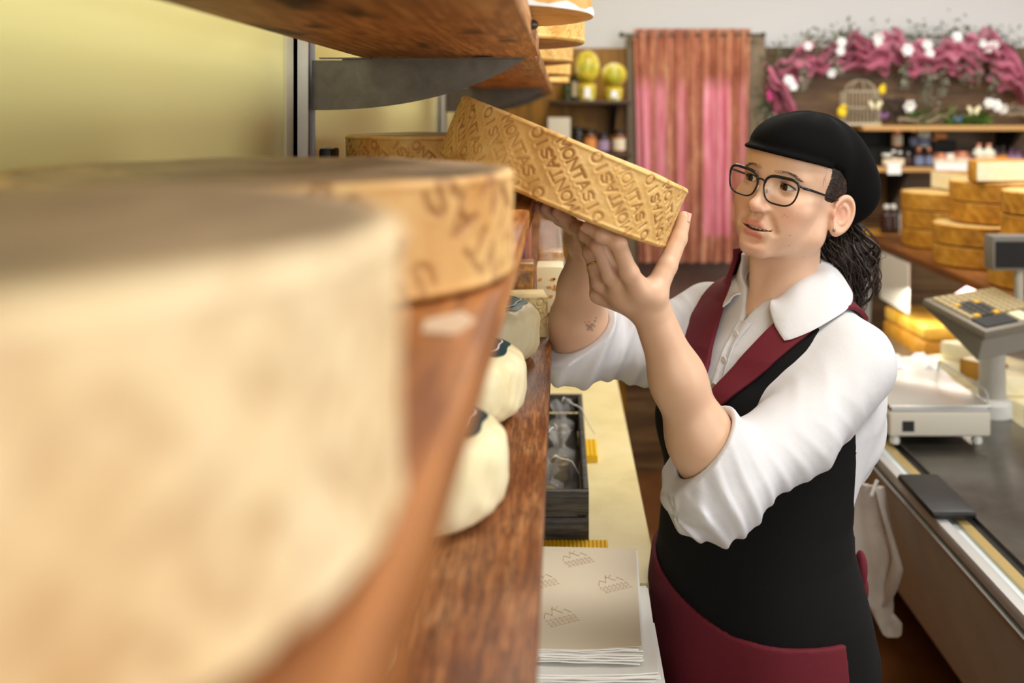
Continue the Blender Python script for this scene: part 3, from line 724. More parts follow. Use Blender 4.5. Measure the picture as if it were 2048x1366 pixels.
# ================================================================ curtain
cu2 = empty('curtain', (.595, 4.56, 1.0), 'gathered pink and rust curtain hanging in front of the window', 'curtain')
nx, nz2 = 150, 60; g = []; W2, H2 = .54, 1.055
def pleat(s, t):
    return .020*math.sin(2*PI*s*9.5+.6*math.sin(5*s))*(.55+.45*(1-t))+.009*math.sin(2*PI*s*23+2)+.004*math.sin(2*PI*s*47)
for i in range(nx+1):
    s = i/nx; row = []
    for j in range(nz2+1):
        t = j/nz2
        row.append((-W2/2+W2*s*(1)+(.5-s)*.05*(1-t)+.003*math.sin(9*s+3*t), pleat(s, t), H2*t))
    g.append(row)
M_curt = mat('gathered curtain cloth', lin(190,110,100), .85, sheen=.2); n = N(M_curt)
tc = n.new('ShaderNodeTexCoord'); sp = n.new('ShaderNodeSeparateXYZ'); n.ln(tc.outputs['Object'], sp.inputs[0])
fine = n.noise(n.coord((60, 60, 24)), 3, 4, .7); weave = n.noise(n.coord((14, 4, 1.2)), 3, 5, .6)
rust = n.ramp(n.noise(n.coord((16, 1, 2.4)), 2.2, 5, .65), [(.32, lin(150,84,64)), (.5, lin(190,122,92)), (.68, lin(222,172,132))])
rust = n.mix(n.ramp(fine, [(.45, (0, 0, 0)), (.65, (.55, .55, .55))]), rust, lin(110,44,36))
pink = n.ramp(weave, [(.35, lin(204,112,126)), (.52, lin(226,144,160)), (.7, lin(238,176,190))])
xr = n.new('ShaderNodeMapRange'); xr.inputs['From Min'].default_value = -.27; xr.inputs['From Max'].default_value = .27; n.ln(sp.outputs['X'], xr.inputs['Value'])
cr_ = n.new('ShaderNodeValToRGB'); cr_.color_ramp.interpolation = 'LINEAR'; el = cr_.color_ramp.elements
bands = [(.0, 0), (.03, .8), (.14, 1), (.17, .0), (.20, .9), (.25, 1), (.30, .0), (.36, .1), (.39, .9), (.44, .6), (.47, 0), (.58, .05), (.61, 1), (.80, 1), (.83, .0), (.89, .05), (.91, .8), (.95, .2), (1, 0)]
while len(el) < len(bands): el.new(.5)
for e, (p, v) in zip(el, bands): e.position = p; e.color = (v, v, v, 1)
n.ln(xr.outputs[0], cr_.inputs['Fac'])
zr = n.new('ShaderNodeValToRGB'); ez = zr.color_ramp.elements
while len(ez) < 4: ez.new(.5)
for e, (p, v) in zip(ez, ((.10, 0), (.13, 1), (.74, 1), (.82, 0))): e.position = p; e.color = (v, v, v, 1)
zm = n.new('ShaderNodeMath', operation='DIVIDE'); zm.inputs[1].default_value = H2; n.ln(sp.outputs['Z'], zm.inputs[0]); n.ln(zm.outputs[0], zr.inputs['Fac'])
mm = n.new('ShaderNodeMath', operation='MULTIPLY'); n.ln(cr_.outputs['Color'], mm.inputs[0]); n.ln(zr.outputs['Color'], mm.inputs[1])
n.col(n.mix(mm.outputs[0], rust, pink))
b = MB(); b.grid(g); b.build('cloth', M_curt, cu2, True)
b = MB(); gh = [[(-W2/2+W2*i/nx, pleat(i/nx, 1)-.003, H2-.035+.05*j) for j in (0, 1)] for i in range(nx+1)]; b.grid(gh); b.build('heading', M_curt, cu2, True)
MB().tube([(-.32, 0, H2-.012), (.32, 0, H2-.012)], .007, 10).ball((-.325, 0, H2-.012), .013).ball((.325, 0, H2-.012), .013).build('rod', M_steel, cu2)

# ================================================================ right-hand back shelves with jars and decoration
ZA, ZB, ZC = 1.628, 1.443, 1.145
YS = 4.42
tag(MB().box(1.33, 4.0, 4.40, 4.674, ZA-.022, ZA).build('wall_shelf', M_shelf_edge, bevel=.002), 'pale pine wall shelf with birdcage and driftwood decoration', 'shelf')
tag(MB().box(1.33, 4.0, 4.40, 4.674, ZB-.020, ZB).build('wall_shelf', M_shelf_edge, bevel=.002), 'pale pine wall shelf with rows of small bottles and price cards', 'shelf')
tag(MB().box(1.32, 1.62, 4.30, 4.674, ZC-.022, ZC).build('wall_shelf', mat('orange pine', lin(206,150,60), .5), bevel=.002), 'short orange pine shelf with glass jars behind the cheese stacks', 'shelf')
tag(MB().box(.945, 1.02, 4.45, 4.674, 1.488, 1.506).build('wall_shelf', M_shelf_edge, bevel=.002), 'little pine shelf just right of the curtain', 'shelf')
for x, z, t in ((2.03, ZA-.022, 'first'), (2.03, ZB-.02, 'second'), (1.52, ZB-.02, 'third')):
    tag(MB().prism([(x, 4.42, z), (x, 4.672, z), (x, 4.672, z-.17), (x, 4.655, z-.17)], (.02, 0, 0)).build('shelf_support', M_iron, smooth=None),
        {'first': 'black iron support under the shelf with driftwood', 'second': 'black iron support under the bottle shelf, at right', 'third': 'black iron support under the bottle shelf, near the cap'}[t], 'shelf support', 'black iron shelf supports')
def bx(cx): return (1680+cx/3.595-VX)*YS/FPX     # world x on the shelf front plane
M_w = mat('white bottle', lin(226,224,206), .3); M_brown = mat('brown bottle glass', lin(52,30,24), .12); M_cop = mat('copper pot', lin(206,138,110), .3, .3)
M_pinkj = mat('pink pot', lin(196,96,130), .4); M_purp = mat('purple bottle', lin(92,52,82), .25); M_bw = mat('pale blue box', lin(190,206,220), .5)
GB = 'small bottles on the pine shelf'
row = [(355,.024,.06,'jar',0,2,2,'squat jar with white cap, next to the black cap'), (405,.02,.075,'bottle',0,2,2,'small white-capped bottle, second from the black cap'), (450,.02,.07,'bottle',0,2,2,'small white-capped bottle, third from the black cap'), (510,.019,.065,'bottle',0,None,3,'small clear bottle with silver cap'),
       (585,.024,.085,'bottle',0,3,1,'brown bottle with copper cap and grey label'), (660,.022,.085,'bottle',0,3,1,'brown bottle with copper cap beside the round pots'), (735,.036,.062,'jar',2,2,1,'round copper pot left of the greenish jar'), (805,.028,.06,'jar',1,2,2,'greenish jar between two round copper pots'), (885,.042,.068,'jar',2,2,1,'largest round copper pot on the bottle shelf'),
       (962,.030,.05,'jar',3,None,0,'low pink pot beside the white bottles'), (1020,.027,.105,'bottle',1,2,1,'left one of two white bottles with pink caps'), (1092,.029,.105,'bottle',1,2,1,'right one of two white bottles with pink caps'),
       (1152,.020,.09,'bottle',0,0,0,'thin brown bottle with pale orange label'), (1195,.020,.095,'bottle',0,0,0,'thin brown bottle next to the purple ones'), (1255,.019,.09,'bottle',4,1,0,'purple bottle above the white price card'), (1303,.019,.09,'bottle',4,1,0,'purple bottle at the right end of the visible row'),
       (1360,.025,.09,'bottle',4,1,0,'purple bottle beyond the picture edge, first'), ]
mats = [M_brown, M_w, M_cop, M_pinkj, M_purp]
for (cx, r, h, kd, mi, li, ci, t) in row[:16]:
    jar('small_bottle' if kd == 'bottle' else 'small_pot', bx(cx), YS+.035, ZB+.0003, r, h, kd, mats[mi], None if li is None else M_lab[li], M_lid[ci], t+' on the pine shelf', 'bottle' if kd == 'bottle' else 'pot', GB)
rz_ = empty('display_riser', (bx(620), YS+.17, ZB), 'black stepped riser with more little bottles behind the front row', 'riser')
MB().box(-.30, .055, -.055, .055, 0, .085).build('step', M_black_matt, rz_, bevel=.002); MB().box(-.30, .055, .055, .07, 0, .165).build('back_panel', M_black_matt, rz_, None)
for (cx, r, h, kd, mi, li, ci, dz, t) in ((495,.026,.085,'jar',2,2,1,.0853,'tall copper tin on the black riser'), (615,.023,.08,'bottle',0,3,1,.0853,'brown bottle with copper cap on the riser'), (690,.034,.075,'jar',1,3,2,.0853,'white and blue jar on the riser'), (772,.021,.07,'bottle',0,0,1,.0853,'brown bottle right of the blue jar on the riser')):
    jar('small_bottle' if kd == 'bottle' else 'small_pot', bx(cx), YS+.16, ZB+dz, r, h, kd, mats[mi], M_lab[li], M_lid[ci], t, 'bottle' if kd == 'bottle' else 'pot', GB)
rz2 = empty('display_riser', (bx(830), YS+.17, ZB), 'narrow black riser carrying two tall capped bottles', 'riser')
MB().box(-.055, .05, -.055, .055, 0, .115).build('step', M_black_matt, rz2, bevel=.002)
for cx, t in ((808, 'left'), (852, 'right')): jar('small_bottle', bx(cx)-.012, YS+.16, ZB+.1153, .02, .06, 'bottle', M_brown, M_lab[0], M_lid[1], t+' one of the pair of copper capped bottles on the narrow riser', 'bottle', GB)
for (cx, w, t) in ((378, .06, 'white price card near the black cap'), (785, .14, 'white price card under the copper pots'), (1225, .13, 'white price card under the purple bottles'), (1330, .09, 'white price card at the picture edge')):
    o = MB().box(-w/2*1.0, w/2*1.0, 0, .002, -.03, .022).build('price_card', M_white_card, smooth=None); o.location = (bx(cx), 4.3965, ZB); tag(o, t+' on the bottle shelf', 'price card', 'price cards')
for k, (cx, h, t) in enumerate(((350, .13, 'dark bottle with pale top behind the black cap'), (400, .13, 'second dark bottle with pale top behind the black cap'), (470, .11, 'clear jar on the orange shelf'), (560, .17, 'tall dark jar with silver lid on the orange shelf'))):
    jar('small_bottle', bx(cx), 4.45, ZC+.0003, .027, h, 'bottle' if k < 2 else 'jar', M_brown if k != 2 else mat('frosted jar', lin(190,190,186), .2), None, M_lid[2 if k < 2 else 3], t, 'bottle', 'jars on the orange shelf')

# --- decoration on the top pine shelf
M_twig = mottled('grey driftwood', [lin(90,78,62), lin(134,118,98), lin(166,150,128)], 20, .7)
def dx(px): return (px-VX)*4.45/FPX
def dz(py): return CAMZ-(py-VY)*4.45/FPX
M_cage = mat('weathered white wire', lin(186,176,152), .6)
cg = empty('birdcage', (dx(1727), 4.50, ZA), 'small white wire birdcage with butterfly on the pine shelf', 'birdcage')
MB().box(-.078, .078, -.06, .06, 0, .012).build('base', M_cage, cg, bevel=.002)
b = MB()
for i in range(10):
    t = -.075+.15*i/9
    for y in (-.057, .057): b.tube([(t, y, .012), (t, y, .155)], .0018, 6)
for i in range(7):
    t = -.057+.114*i/6
    for x in (-.075, .075): b.tube([(x, t, .012), (x, t, .155)], .0018, 6)
for z in (.155, .08): b.tube([(-.075, -.057, z), (.075, -.057, z), (.075, .057, z), (-.075, .057, z)], .0025, 6, closed=True)
b.build('bars', M_cage, cg)
b = MB()
for k in range(4):
    a = PI*k/4; b.tube([(.07*math.cos(a)*math.cos(t), .055*math.sin(a)*math.cos(t), .155+.05*math.sin(t)) for t in np.linspace(0, PI, 12)], .0018, 5)
b.build('dome', M_cage, cg)
def butterfly(px, py, y, s, m, label, rz=0, parent=None):
    r = empty('butterfly', (dx(px), y, dz(py)), label, 'butterfly decoration', 'butterfly decorations', rz)
    for sg in (-1, 1):
        b = MB(); poly = [(sg*.004, 0, -.2*s), (sg*.5*s, -.12*s, -.55*s), (sg*.55*s, -.15*s, -.1*s), (sg*.95*s, -.25*s, .35*s), (sg*.75*s, -.2*s, .75*s), (sg*.25*s, -.08*s, .45*s), (sg*.004, 0, .15*s)]
        b.prism(poly, (0, .0012, 0)); b.build('wing', m, r, None)
    MB().tube([(0, 0, -.4*s), (0, -.004, .4*s)], [.0025, .0035], 6).build('body', M_twig, r)
    return r
M_cream = mat('cream felt', lin(232,222,186), .8)
butterfly(1748, 212, 4.434, .034, M_cream, 'cream butterfly on the front of the white birdcage')
butterfly(1945, 222, 4.44, .034, M_cream, 'cream butterfly among the driftwood')
butterfly(1910, 239, 4.42, .022, mat('blue felt', lin(70,100,150), .8), 'small blue butterfly by the driftwood')
butterfly(1766, 232, 4.44, .022, mat('mauve felt', lin(140,90,160), .8), 'small mauve butterfly right of the birdcage')
def yblob(px, py, y, s, label):
    r = empty('paper_chick', (dx(px), y, dz(py)), label, 'chick decoration', 'yellow paper chicks')
    MB().ball((0, 0, 0), (.8*s, .5*s, s)).ball((.2*s, -.1*s, .8*s), .55*s).build('body', mat('yellow felt', lin(236,206,40), .8), r)
    MB().lathe([(.18*s, 0), (.002, .35*s)], 8, Matrix.Translation((.2*s, -.6*s, .8*s))@Matrix.Rotation(PI/2, 4, 'X')).build('beak', mat('orange felt', lin(220,130,30), .8), r)
yblob(1763, 180, 4.44, .020, 'yellow felt chick sitting on top of the birdcage corner')
yblob(1683, 224, 4.44, .026, 'yellow felt chick left of the birdcage above the black cap')
rg = random.Random(5)
def branch(p0, p1, r, label, sag=.02, seed=0):
    q = random.Random(seed); o = empty('driftwood_branch', (0, 0, 0), label, 'driftwood', 'driftwood on the pine shelf'); p0 = np.array(p0); p1 = np.array(p1)
    def line(a, c, rr, wv):
        return [tuple(a+(c-a)*i/14+np.array([0, .01*math.sin(i+seed), wv*math.sin(i*.55+seed)+q.uniform(-.003, .003)])) for i in range(15)], [rr*(1-.6*i/14)*(1+.15*math.sin(i*1.7)) for i in range(15)]
    pts, rr = line(p0, p1, r, sag); MB().tube(pts, rr, 8).build('stem', M_twig, o)
    for k in range(3):
        i = 4+3*k; a = np.array(pts[i]); c = a+np.array([q.uniform(.06, .14), q.uniform(-.02, .02), q.uniform(-.01, .06)])
        pt, r2 = line(a, c, r*.5, .006); MB().tube(pt, r2, 6).build('twig', M_twig, o)
branch((dx(1800), 4.47, ZA+.018), (dx(1905), 4.48, ZA+.03), .012, 'curved driftwood branch right of the birdcage', .008, 1)
branch((dx(1830), 4.54, ZA+.045), (dx(1990), 4.52, ZA+.02), .010, 'long thin driftwood branch behind the curved one', .010, 2)
branch((dx(1975), 4.50, ZA+.075), (dx(2110), 4.47, ZA+.022), .013, 'thick driftwood branch sloping down at right', .006, 3)
branch((dx(1985), 4.55, ZA+.05), (dx(2120), 4.54, ZA+.085), .010, 'upper driftwood branch at the right picture edge', .006, 4)
M_petal = mat('white petals', lin(240,240,242), .6); M_leaf = mottled('grey green leaves', [lin(52,62,42), lin(88,98,70), lin(138,146,118)], 30, .6, 0); M_moss = mottled('bright moss', [lin(44,70,20), lin(78,110,36), lin(110,140,60)], 30, .8, .3)
M_sage = mottled('pale sage leaves', [lin(92,98,80), lin(128,132,112), lin(170,172,154)], 30, .6, 0)
def flower_mb(b, c, s, seed):
    q = random.Random(seed); tilt = Matrix.Rotation(q.uniform(-.4, .4), 4, 'X')@Matrix.Rotation(q.uniform(-.4, .4), 4, 'Z')
    for ring, (n, L, up) in enumerate(((6, 1.0, .25), (5, .65, .55))):
        for k in range(n):
            a = 2*PI*k/n+ring*.5; d = np.array([math.cos(a), 0, math.sin(a)]); t = np.array([-d[2], 0, d[0]])
            p = []
            for (u, w, h) in ((.08, .05, 0), (.5, .3, .5), (.85, .34, .75), (1.05, .0, .7)):
                for sg in ((-1, 1) if w else (0,)):
                    v = d*u*L*s+t*sg*w*s; v = v+np.array([0, -up*h*s, 0]); v = np.array(tilt@Vector(v)); p.append(tuple(np.array(c)+v))
            b.add(p, [(0, 1, 3, 2), (2, 3, 5, 4), (4, 5, 6)])
def leaves_mb(b, pts, n, s, spread, seed, long=2.2):
    q = random.Random(seed)
    for _ in range(n):
        i = q.uniform(0, len(pts)-1.001); k = int(i); c = np.array(pts[k])+(np.array(pts[k+1])-np.array(pts[k]))*(i-k)+np.array([q.gauss(0, spread), q.gauss(0, spread*.5), q.gauss(0, spread)])
        d = np.array([q.gauss(0, 1), q.gauss(0, .6)-.2, q.gauss(-.2, 1)]); d /= np.linalg.norm(d); t = np.cross(d, [q.gauss(0, 1), q.gauss(0, 1), q.gauss(0, 1)]); t /= np.linalg.norm(t); z = s*q.uniform(.6, 1.3)
        nn = np.cross(d, t)*z*.15
        b.add([c, c+d*z*long*.4+t*z*.4+nn, c+d*z*long*.4-t*z*.4+nn, c+d*z*long*.8+t*z*.28, c+d*z*long*.8-t*z*.28, c+d*z*long], [(0, 2, 1), (1, 2, 4, 3), (3, 4, 5)])
for k, (px, py, s, t) in enumerate(((1816, 212, .030, 'white flower between birdcage and driftwood'), (1990, 212, .030, 'white flower at the thick branch, left'), (2003, 218, .026, 'white flower at the thick branch, right'), (1975, 207, .024, 'small white flower by the cream butterfly'))):
    f = empty('silk_flower', (dx(px), 4.435, dz(py)), t, 'flower', 'white flowers on the pine shelf'); b = MB(); flower_mb(b, (0, 0, 0), s, k); b.build('petals', M_petal, f, None); MB().ball((0, -.004, 0), .006).build('heart', mat('pale yellow heart', lin(220,206,120), .7), f)
for k, (px, w, t) in enumerate(((1845, .07, 'green moss clump behind the curved driftwood'), (1915, .08, 'green moss clump behind the blue butterfly'), (1968, .07, 'green moss clump under the white flowers'))):
    x = dx(px); b = MB(); leaves_mb(b, [(x-w/2, 4.5, ZA+.02), (x+w/2, 4.5, ZA+.03)], 130, .016, .018, 20+k); tag(b.build('moss_clump', M_moss, smooth=None), t, 'moss')
x = dx(1790); b = MB()
q = random.Random(9)
for k in range(40):
    a0 = q.uniform(0, 6.28); b.tube([(x+.06*math.cos(a0+t)*(1+.2*q.random()), 4.52+.04*math.sin(a0+t), ZA+.06+.05*math.sin(1.3*t+k)+.004*k/8) for t in np.linspace(0, 2.5, 8)], .0022, 4)
tag(b.build('twig_nest', mat('dark twigs', lin(62,52,42), .8), smooth=True), 'dark twig nest beside the birdcage', 'nest')

# ================================================================ garland with pink tulle
gl = empty('garland', (dx(1800), 4.60, 2.0), 'pink tulle garland with white flowers and greenery along the top of the boarding', 'garland')
gx, gy, gz = gl.location
def L(px, py, dy=0): return np.array([dx(px)-gx, dy, dz(py)-gz])
M_tulle = mat('pink tulle', lin(196,84,128), .8, alpha=.82, sheen=.3); n = N(M_tulle); n.col(n.ramp(n.noise(n.coord((3, 3, 3)), 3, 3), [(.35, lin(150,64,88)), (.55, lin(194,104,134)), (.72, lin(220,150,172))]))
def swag(pts, w, seed, name='tulle_swag'):
    q = random.Random(seed); b = MB(); pts = [np.array(p) for p in pts]; m = 40; rows = []
    for i in range(m+1):
        t = i/m*(len(pts)-1); k = min(int(t), len(pts)-2); f = t-k
        p0, p1 = pts[max(k-1, 0)], pts[k]; p2, p3 = pts[k+1], pts[min(k+2, len(pts)-1)]
        c = .5*((2*p1)+(-p0+p2)*f+(2*p0-5*p1+4*p2-p3)*f*f+(-p0+3*p1-3*p2+p3)*f**3)
        ww = w*(.45+.55*abs(math.sin(PI*i/m*2.5+seed)))
        row = []
        for j in range(17):
            s = j/16-.5; row.append(c+np.array([.012*math.sin(s*19+seed+t*2), .030*math.sin(s*15+1.5*t+seed)-.035*math.cos(s*PI), ww*s*2*.5+.010*math.sin(9*t+seed)]))
        rows.append(row)
    b.grid(rows); return b.build(name, M_tulle, gl, True)
swag([L(1575, 245), L(1560, 190), L(1590, 140), L(1640, 118)], .21, 1); swag([L(1625, 140, -.02), L(1660, 120), L(1720, 85), L(1755, 100)], .13, 2)
swag([L(1740, 118, -.03), L(1790, 92, -.05), L(1815, 90), L(1850, 115)], .18, 3); swag([L(1835, 118), L(1900, 110, -.04), L(1945, 105, -.03), L(1985, 125)], .18, 4)
swag([L(1955, 90), L(2000, 88, -.03), L(2040, 110), L(2075, 170)], .17, 5); swag([L(2000, 140, -.02), L(2040, 150, -.04), L(2080, 175), L(2120, 230)], .16, 6)
swag([L(1545, 150, -.02), L(1580, 190, -.04), L(1600, 245, -.02)], .13, 7)
swag([L(1690, 130, .01), L(1745, 112, .01), L(1800, 128, .01)], .13, 8); swag([L(1870, 130, .01), L(1930, 132, .0), L(1985, 145, .0)], .12, 9)
path = [L(1556, 240), L(1552, 180), L(1580, 110), L(1640, 82), L(1720, 74), L(1800, 74), L(1890, 66), L(1960, 66), L(2050, 84), L(2100, 150)]
b = MB(); leaves_mb(b, path, 900, .014, .036, 3, 2.0); o = b.build('foliage', M_leaf, gl, None); o['kind'] = 'stuff'
b = MB()
for i, (px, py, ln_) in enumerate(((1622, 130, .11), (1828, 120, .14), (1868, 130, .16), (1880, 140, .17), (1905, 130, .15), (1955, 95, .15), (1975, 110, .13), (2010, 130, .12), (1545, 215, .10), (1690, 110, .07))):
    leaves_mb(b, [L(px, py, -.05), L(px-4, py+30, -.06), L(px-8, py+ln_*447, -.055)], 60, .011, .012, 40+i, 2.0)
o = b.build('trailing_leaves', M_sage, gl, None); o['kind'] = 'stuff'
b = MB(); b.tube([tuple(p+np.array([0, .03, 0])) for p in path], .006, 6); b.build('garland_wire', M_twig, gl, True)
for i, (px, py, s) in enumerate(((1692, 82, .024), (1690, 100, .022), (1767, 72, .028), (1768, 85, .020), (1826, 98, .030), (1867, 88, .024), (1872, 105, .022), (1926, 72, .028), (1978, 85, .024), (1990, 92, .026), (2002, 88, .024), (1624, 90, .022), (1585, 160, .026), (1594, 172, .022), (1672, 145, .022))):
    b = MB(); flower_mb(b, (0, 0, 0), s, 60+i); o = b.build('white_flower', M_petal, gl, None); o.location = tuple(L(px, py, -.075))
b = MB(); q = random.Random(2)
for (px, py) in ((1548, 197), (1546, 188)): b.ball(tuple(L(px, py, -.06)), .014)
b.build('pink_bud', mat('magenta bud', lin(196,60,130), .6), gl, True)
tag(MB().ball((dx(1517), 4.645, dz(184)), (.012, .012, .012)).tube([(dx(1517), 4.645, dz(184)), (dx(1517), 4.672, dz(184))], .003).build('wall_hook', mat('lime felt', lin(170,190,40), .7)), 'small lime green pin on the boarding right of the curtain', 'pin')

# ================================================================ serving counter on the right
M_ctop = mottled('dark steel top', [lin(86,82,76), lin(104,100,94), lin(116,112,104)], 8, .30, .03); M_ctop.node_tree.nodes['Principled BSDF'].inputs['Metallic'].default_value = .8
M_fascia = mottled('warm grey fascia', [lin(196,208,216), lin(204,216,224), lin(212,222,230)], 5, .5, .03)
ct = empty('serving_counter', (1.2, 2.4, 0), 'grey serving counter with steel top and black kick space on the right', 'counter')
def cbox(n_, x0, x1, z0, z1, m, y0=-2.6, y1=1.9, bev=0): return MB().box(x0-1.2, x1-1.2, y0, y1, z0, z1).build(n_, m, ct, bevel=bev)
Yc0, Yc1 = -2.6, 2.0
def cprism(n_, poly, m): return MB().prism([(x-1.2, Yc0, z) for (x, z) in poly], (0, Yc1-Yc0, 0)).build(n_, m, ct, None)
cprism('fascia', [(.80, .825), (.97, .30), (1.00, .30), (.83, .825)], M_fascia)
cprism('kick_panel', [(.975, .30), (1.18, 0), (1.238, 0), (1.238, .30)], M_black_matt)
cprism('body', [(.835, .80), (1.00, .305), (1.238, .305), (1.238, .80)], M_fascia)
cbox('top', .86, 1.238, .812, .840, M_ctop, Yc0, Yc1, .003)
cbox('rail', .775, .800, .812, .838, M_alu, Yc0, Yc1, .003); cbox('groove', .800, .822, .806, .822, M_black_matt, Yc0, Yc1); cbox('trim_strip', .822, .842, .812, .834, mat('brass strip', lin(206,180,120), .3, .5), Yc0, Yc1); cbox('seal', .842, .860, .806, .830, M_black_matt, Yc0, Yc1)
cprism('lower_rail', [(.772, .800), (.80, .80), (.815, .770), (.79, .770)], M_alu)
tag(MB().box(.765, .86, 2.06, 2.28, .8402, .858).build('card_reader', M_black, bevel=.008), 'black rounded pad on the counter edge in front of the scale', 'pad')
# weighing scale
sc_ = empty('weighing_scale', (.952, 2.68, .8402), 'grey shop scale with flat steel platter and thin wire guard', 'scale')
for (x, y) in ((-.105, -.14), (.105, -.14), (-.105, .14), (.105, .14)): MB().lathe([(.011, 0), (.013, .004), (.013, .012), (.009, .02), (.009, .026)], 16).build('foot', M_white, sc_).location = (x, y, 0)
MB().box(-.128, .128, -.172, .172, .026, .088).build('housing', mat('beige casing', lin(196,190,176), .45), sc_, bevel=.006, seg=3)
MB().box(-.096, -.066, -.1735, -.171, .040, .066).build('level_window', M_black, sc_, None)
MB().box(-.122, .122, -.168, .168, .088, .100).build('platter_support', M_alu, sc_, bevel=.002); MB().box(-.128, .128, -.174, .174, .100, .106).build('platter', mat('satin steel', lin(206,202,194), .28, .6), sc_, bevel=.002)
MB().tube([(.122, -.165, .106), (.122, -.165, .128), (.122, -.15, .138), (.122, .15, .138), (.122, .165, .128), (.122, .165, .106)], .0025, 8).build('wire_guard', M_alu, sc_)
# register console on a pole
rc = empty('cash_register', (1.14, 2.72, 1.155), 'grey sloping cash register console with beige keys and dark display on a round pole', 'cash register')
A_ = at(1846, 597, 2.62); B_ = at(1972, 664, 2.46); D_ = at(2130, 560, 2.62); E_ = at(1925, 543, 2.86); D_ = B_+(E_-A_)*1.0+np.array([.0, 0, 0]); E2 = E_
e1 = (B_-A_); w1 = np.linalg.norm(e1); e1 /= w1; e2 = E_-A_; e2 -= e1*(e2@e1); e2 /= np.linalg.norm(e2); e3 = np.cross(e1, e2)
if e3[2] < 0: e3 = -e3
w2 = .29
KM = Matrix(((e1[0], e2[0], e3[0], A_[0]), (e1[1], e2[1], e3[1], A_[1]), (e1[2], e2[2], e3[2], A_[2]), (0, 0, 0, 1)))
KL = Matrix.Translation(-Vector(rc.location))@KM
MB().box(0, w1, 0, w2, -.022, 0, KL).build('key_deck', mat('taupe deck', lin(112,104,90), .5), rc, bevel=.004)
pm = Matrix.Translation(Vector((1.20, 2.78, .8402))-Vector(rc.location))
MB().lathe([(.036, .0), (.034, .20), (.033, .27)], 32, pm).build('pole', mat('grey pole paint', lin(176,172,162), .4), rc)
MB().lathe([(.052, 0), (.052, .035), (.046, .045), (.037, .05)], 32, pm).build('pole_collar', mat('light grey collar', lin(204,204,200), .4), rc)
pv = [tuple(KL@Vector(p)) for p in ((.004, .004, -.0225), (w1-.003, .004, -.0225), (w1-.006, .006, -.085), (.03, .03, -.045))]
ev = KL.to_3x3()@Vector((0, w2-.008, 0)); MB().prism(pv, tuple(ev)).build('under_housing', mat('mid grey housing', lin(122,118,108), .5), rc, 20, bevel=.004)
b1, b2, b3 = MB(), MB(), MB()
for i in range(8):
    for j in range(10):
        u0, v0 = .012+i*(w1*.62)/8, .02+j*.0262
        k_ = b1
        if 3 <= i <= 7 and 1 <= j <= 4: k_ = b3 if (i in (3, 7) and j in (1, 4)) else b2
        k_.box(u0, u0+w1*.62/8*.8, v0, v0+.020, .0, .006, KL)
b1.build('beige_key', mat('beige keys', lin(170,152,112), .5), rc, None); b2.build('dark_key', mat('dark keys', lin(60,56,50), .5), rc, None); b3.build('amber_key', mat('amber keys', lin(216,168,50), .5), rc, None)
MB().box(w1*.70, w1*.92, .02, .15, .0, .004, KL).build('receipt_window', M_black, rc, None); MB().box(w1*.70, w1*.92, .165, .215, .0, .004, KL).build('receipt', mat('cream receipt', lin(216,206,170), .6), rc, None)
dm = Matrix.Translation(Vector((.125, .04, .045)))
MB().box(-.085, .16, -.03, .03, .05, .145, dm).build('display_housing', mat('dark grey housing', lin(112,108,100), .5), rc, bevel=.005); MB().box(-.078, .15, -.0315, -.029, .058, .130, dm).build('display_screen', mat('unlit screen', lin(34,32,32), .2), rc, None); MB().tube([(.125, .04, -.03), (.125, .04, .10)], .012, 10).build('display_stem', M_grey_case, rc)

# ================================================================ glass display case and the cheese stacks on top
BZ = 1.165
dc = empty('display_case', (1.6, 3.0, 0), 'refrigerated glass display case full of cheese behind the counter', 'display case')
def dbox(n_, x0, x1, y0, y1, z0, z1, m, bev=0): return MB().box(x0-1.6, x1-1.6, y0-3.0, y1-3.0, z0, z1).build(n_, m, dc, bevel=bev)
dbox('top_board', 1.275, 2.2, 2.80, 4.25, BZ-.03, BZ, wood('case top wood', lin(96,54,20), lin(134,82,34), lin(164,108,52), 'y', 1, .4), .004)
dbox('deck', 1.245, 2.3, 2.45, 4.25, .67, .71, M_white); dbox('base', 1.245, 2.3, 2.45, 4.25, 0, .67, M_fascia)
dbox('back_glass', 2.22, 2.23, 2.8, 4.25, .80, BZ-.03, mat('far case glass', (.9, .97, .95, 1), .03, 0, .5, .0, .12))
for Y in (4.16,): MB().prism([(1.26-1.6, Y-3.0, .78), (1.275-1.6, Y-3.0, BZ-.03), (1.30-1.6, Y-3.0, BZ-.03), (1.285-1.6, Y-3.0, .78)], (0, .03, 0)).build('post', M_alu, dc, None)
# tilted white sliding panel visible beyond the pole
MB().prism([(1.270-1.6, 3.98-3.0, .945), (1.272-1.6, 3.98-3.0, BZ-.035), (1.272-1.6, 3.66-3.0, BZ-.035), (1.270-1.6, 3.66-3.0, .945)], (.006, 0, 0)).build('sliding_panel', M_white, dc, None)
MB().prism([(1.260-1.6, 4.05-3.0, .945), (1.262-1.6, 4.05-3.0, BZ-.032), (1.262-1.6, 4.0-3.0, BZ-.032), (1.260-1.6, 4.0-3.0, .945)], (.006, 0, 0)).build('panel_frame', M_iron, dc, None)
me_s = wheel_mesh('straw wheel', .165, .067, 260, 26, 9, 24, .0008, .0025, True)
GS = 'straw coloured cheese wheels stacked on the display case'
def stk(x, y, ks, t, base=BZ):
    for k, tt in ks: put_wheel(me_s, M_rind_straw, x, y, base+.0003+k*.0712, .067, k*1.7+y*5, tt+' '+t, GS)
stk(1.50, 3.90, ((0, 'bottom wheel'), (1, 'middle wheel'), (2, 'top whole wheel')), 'of the stack nearest the black cap')
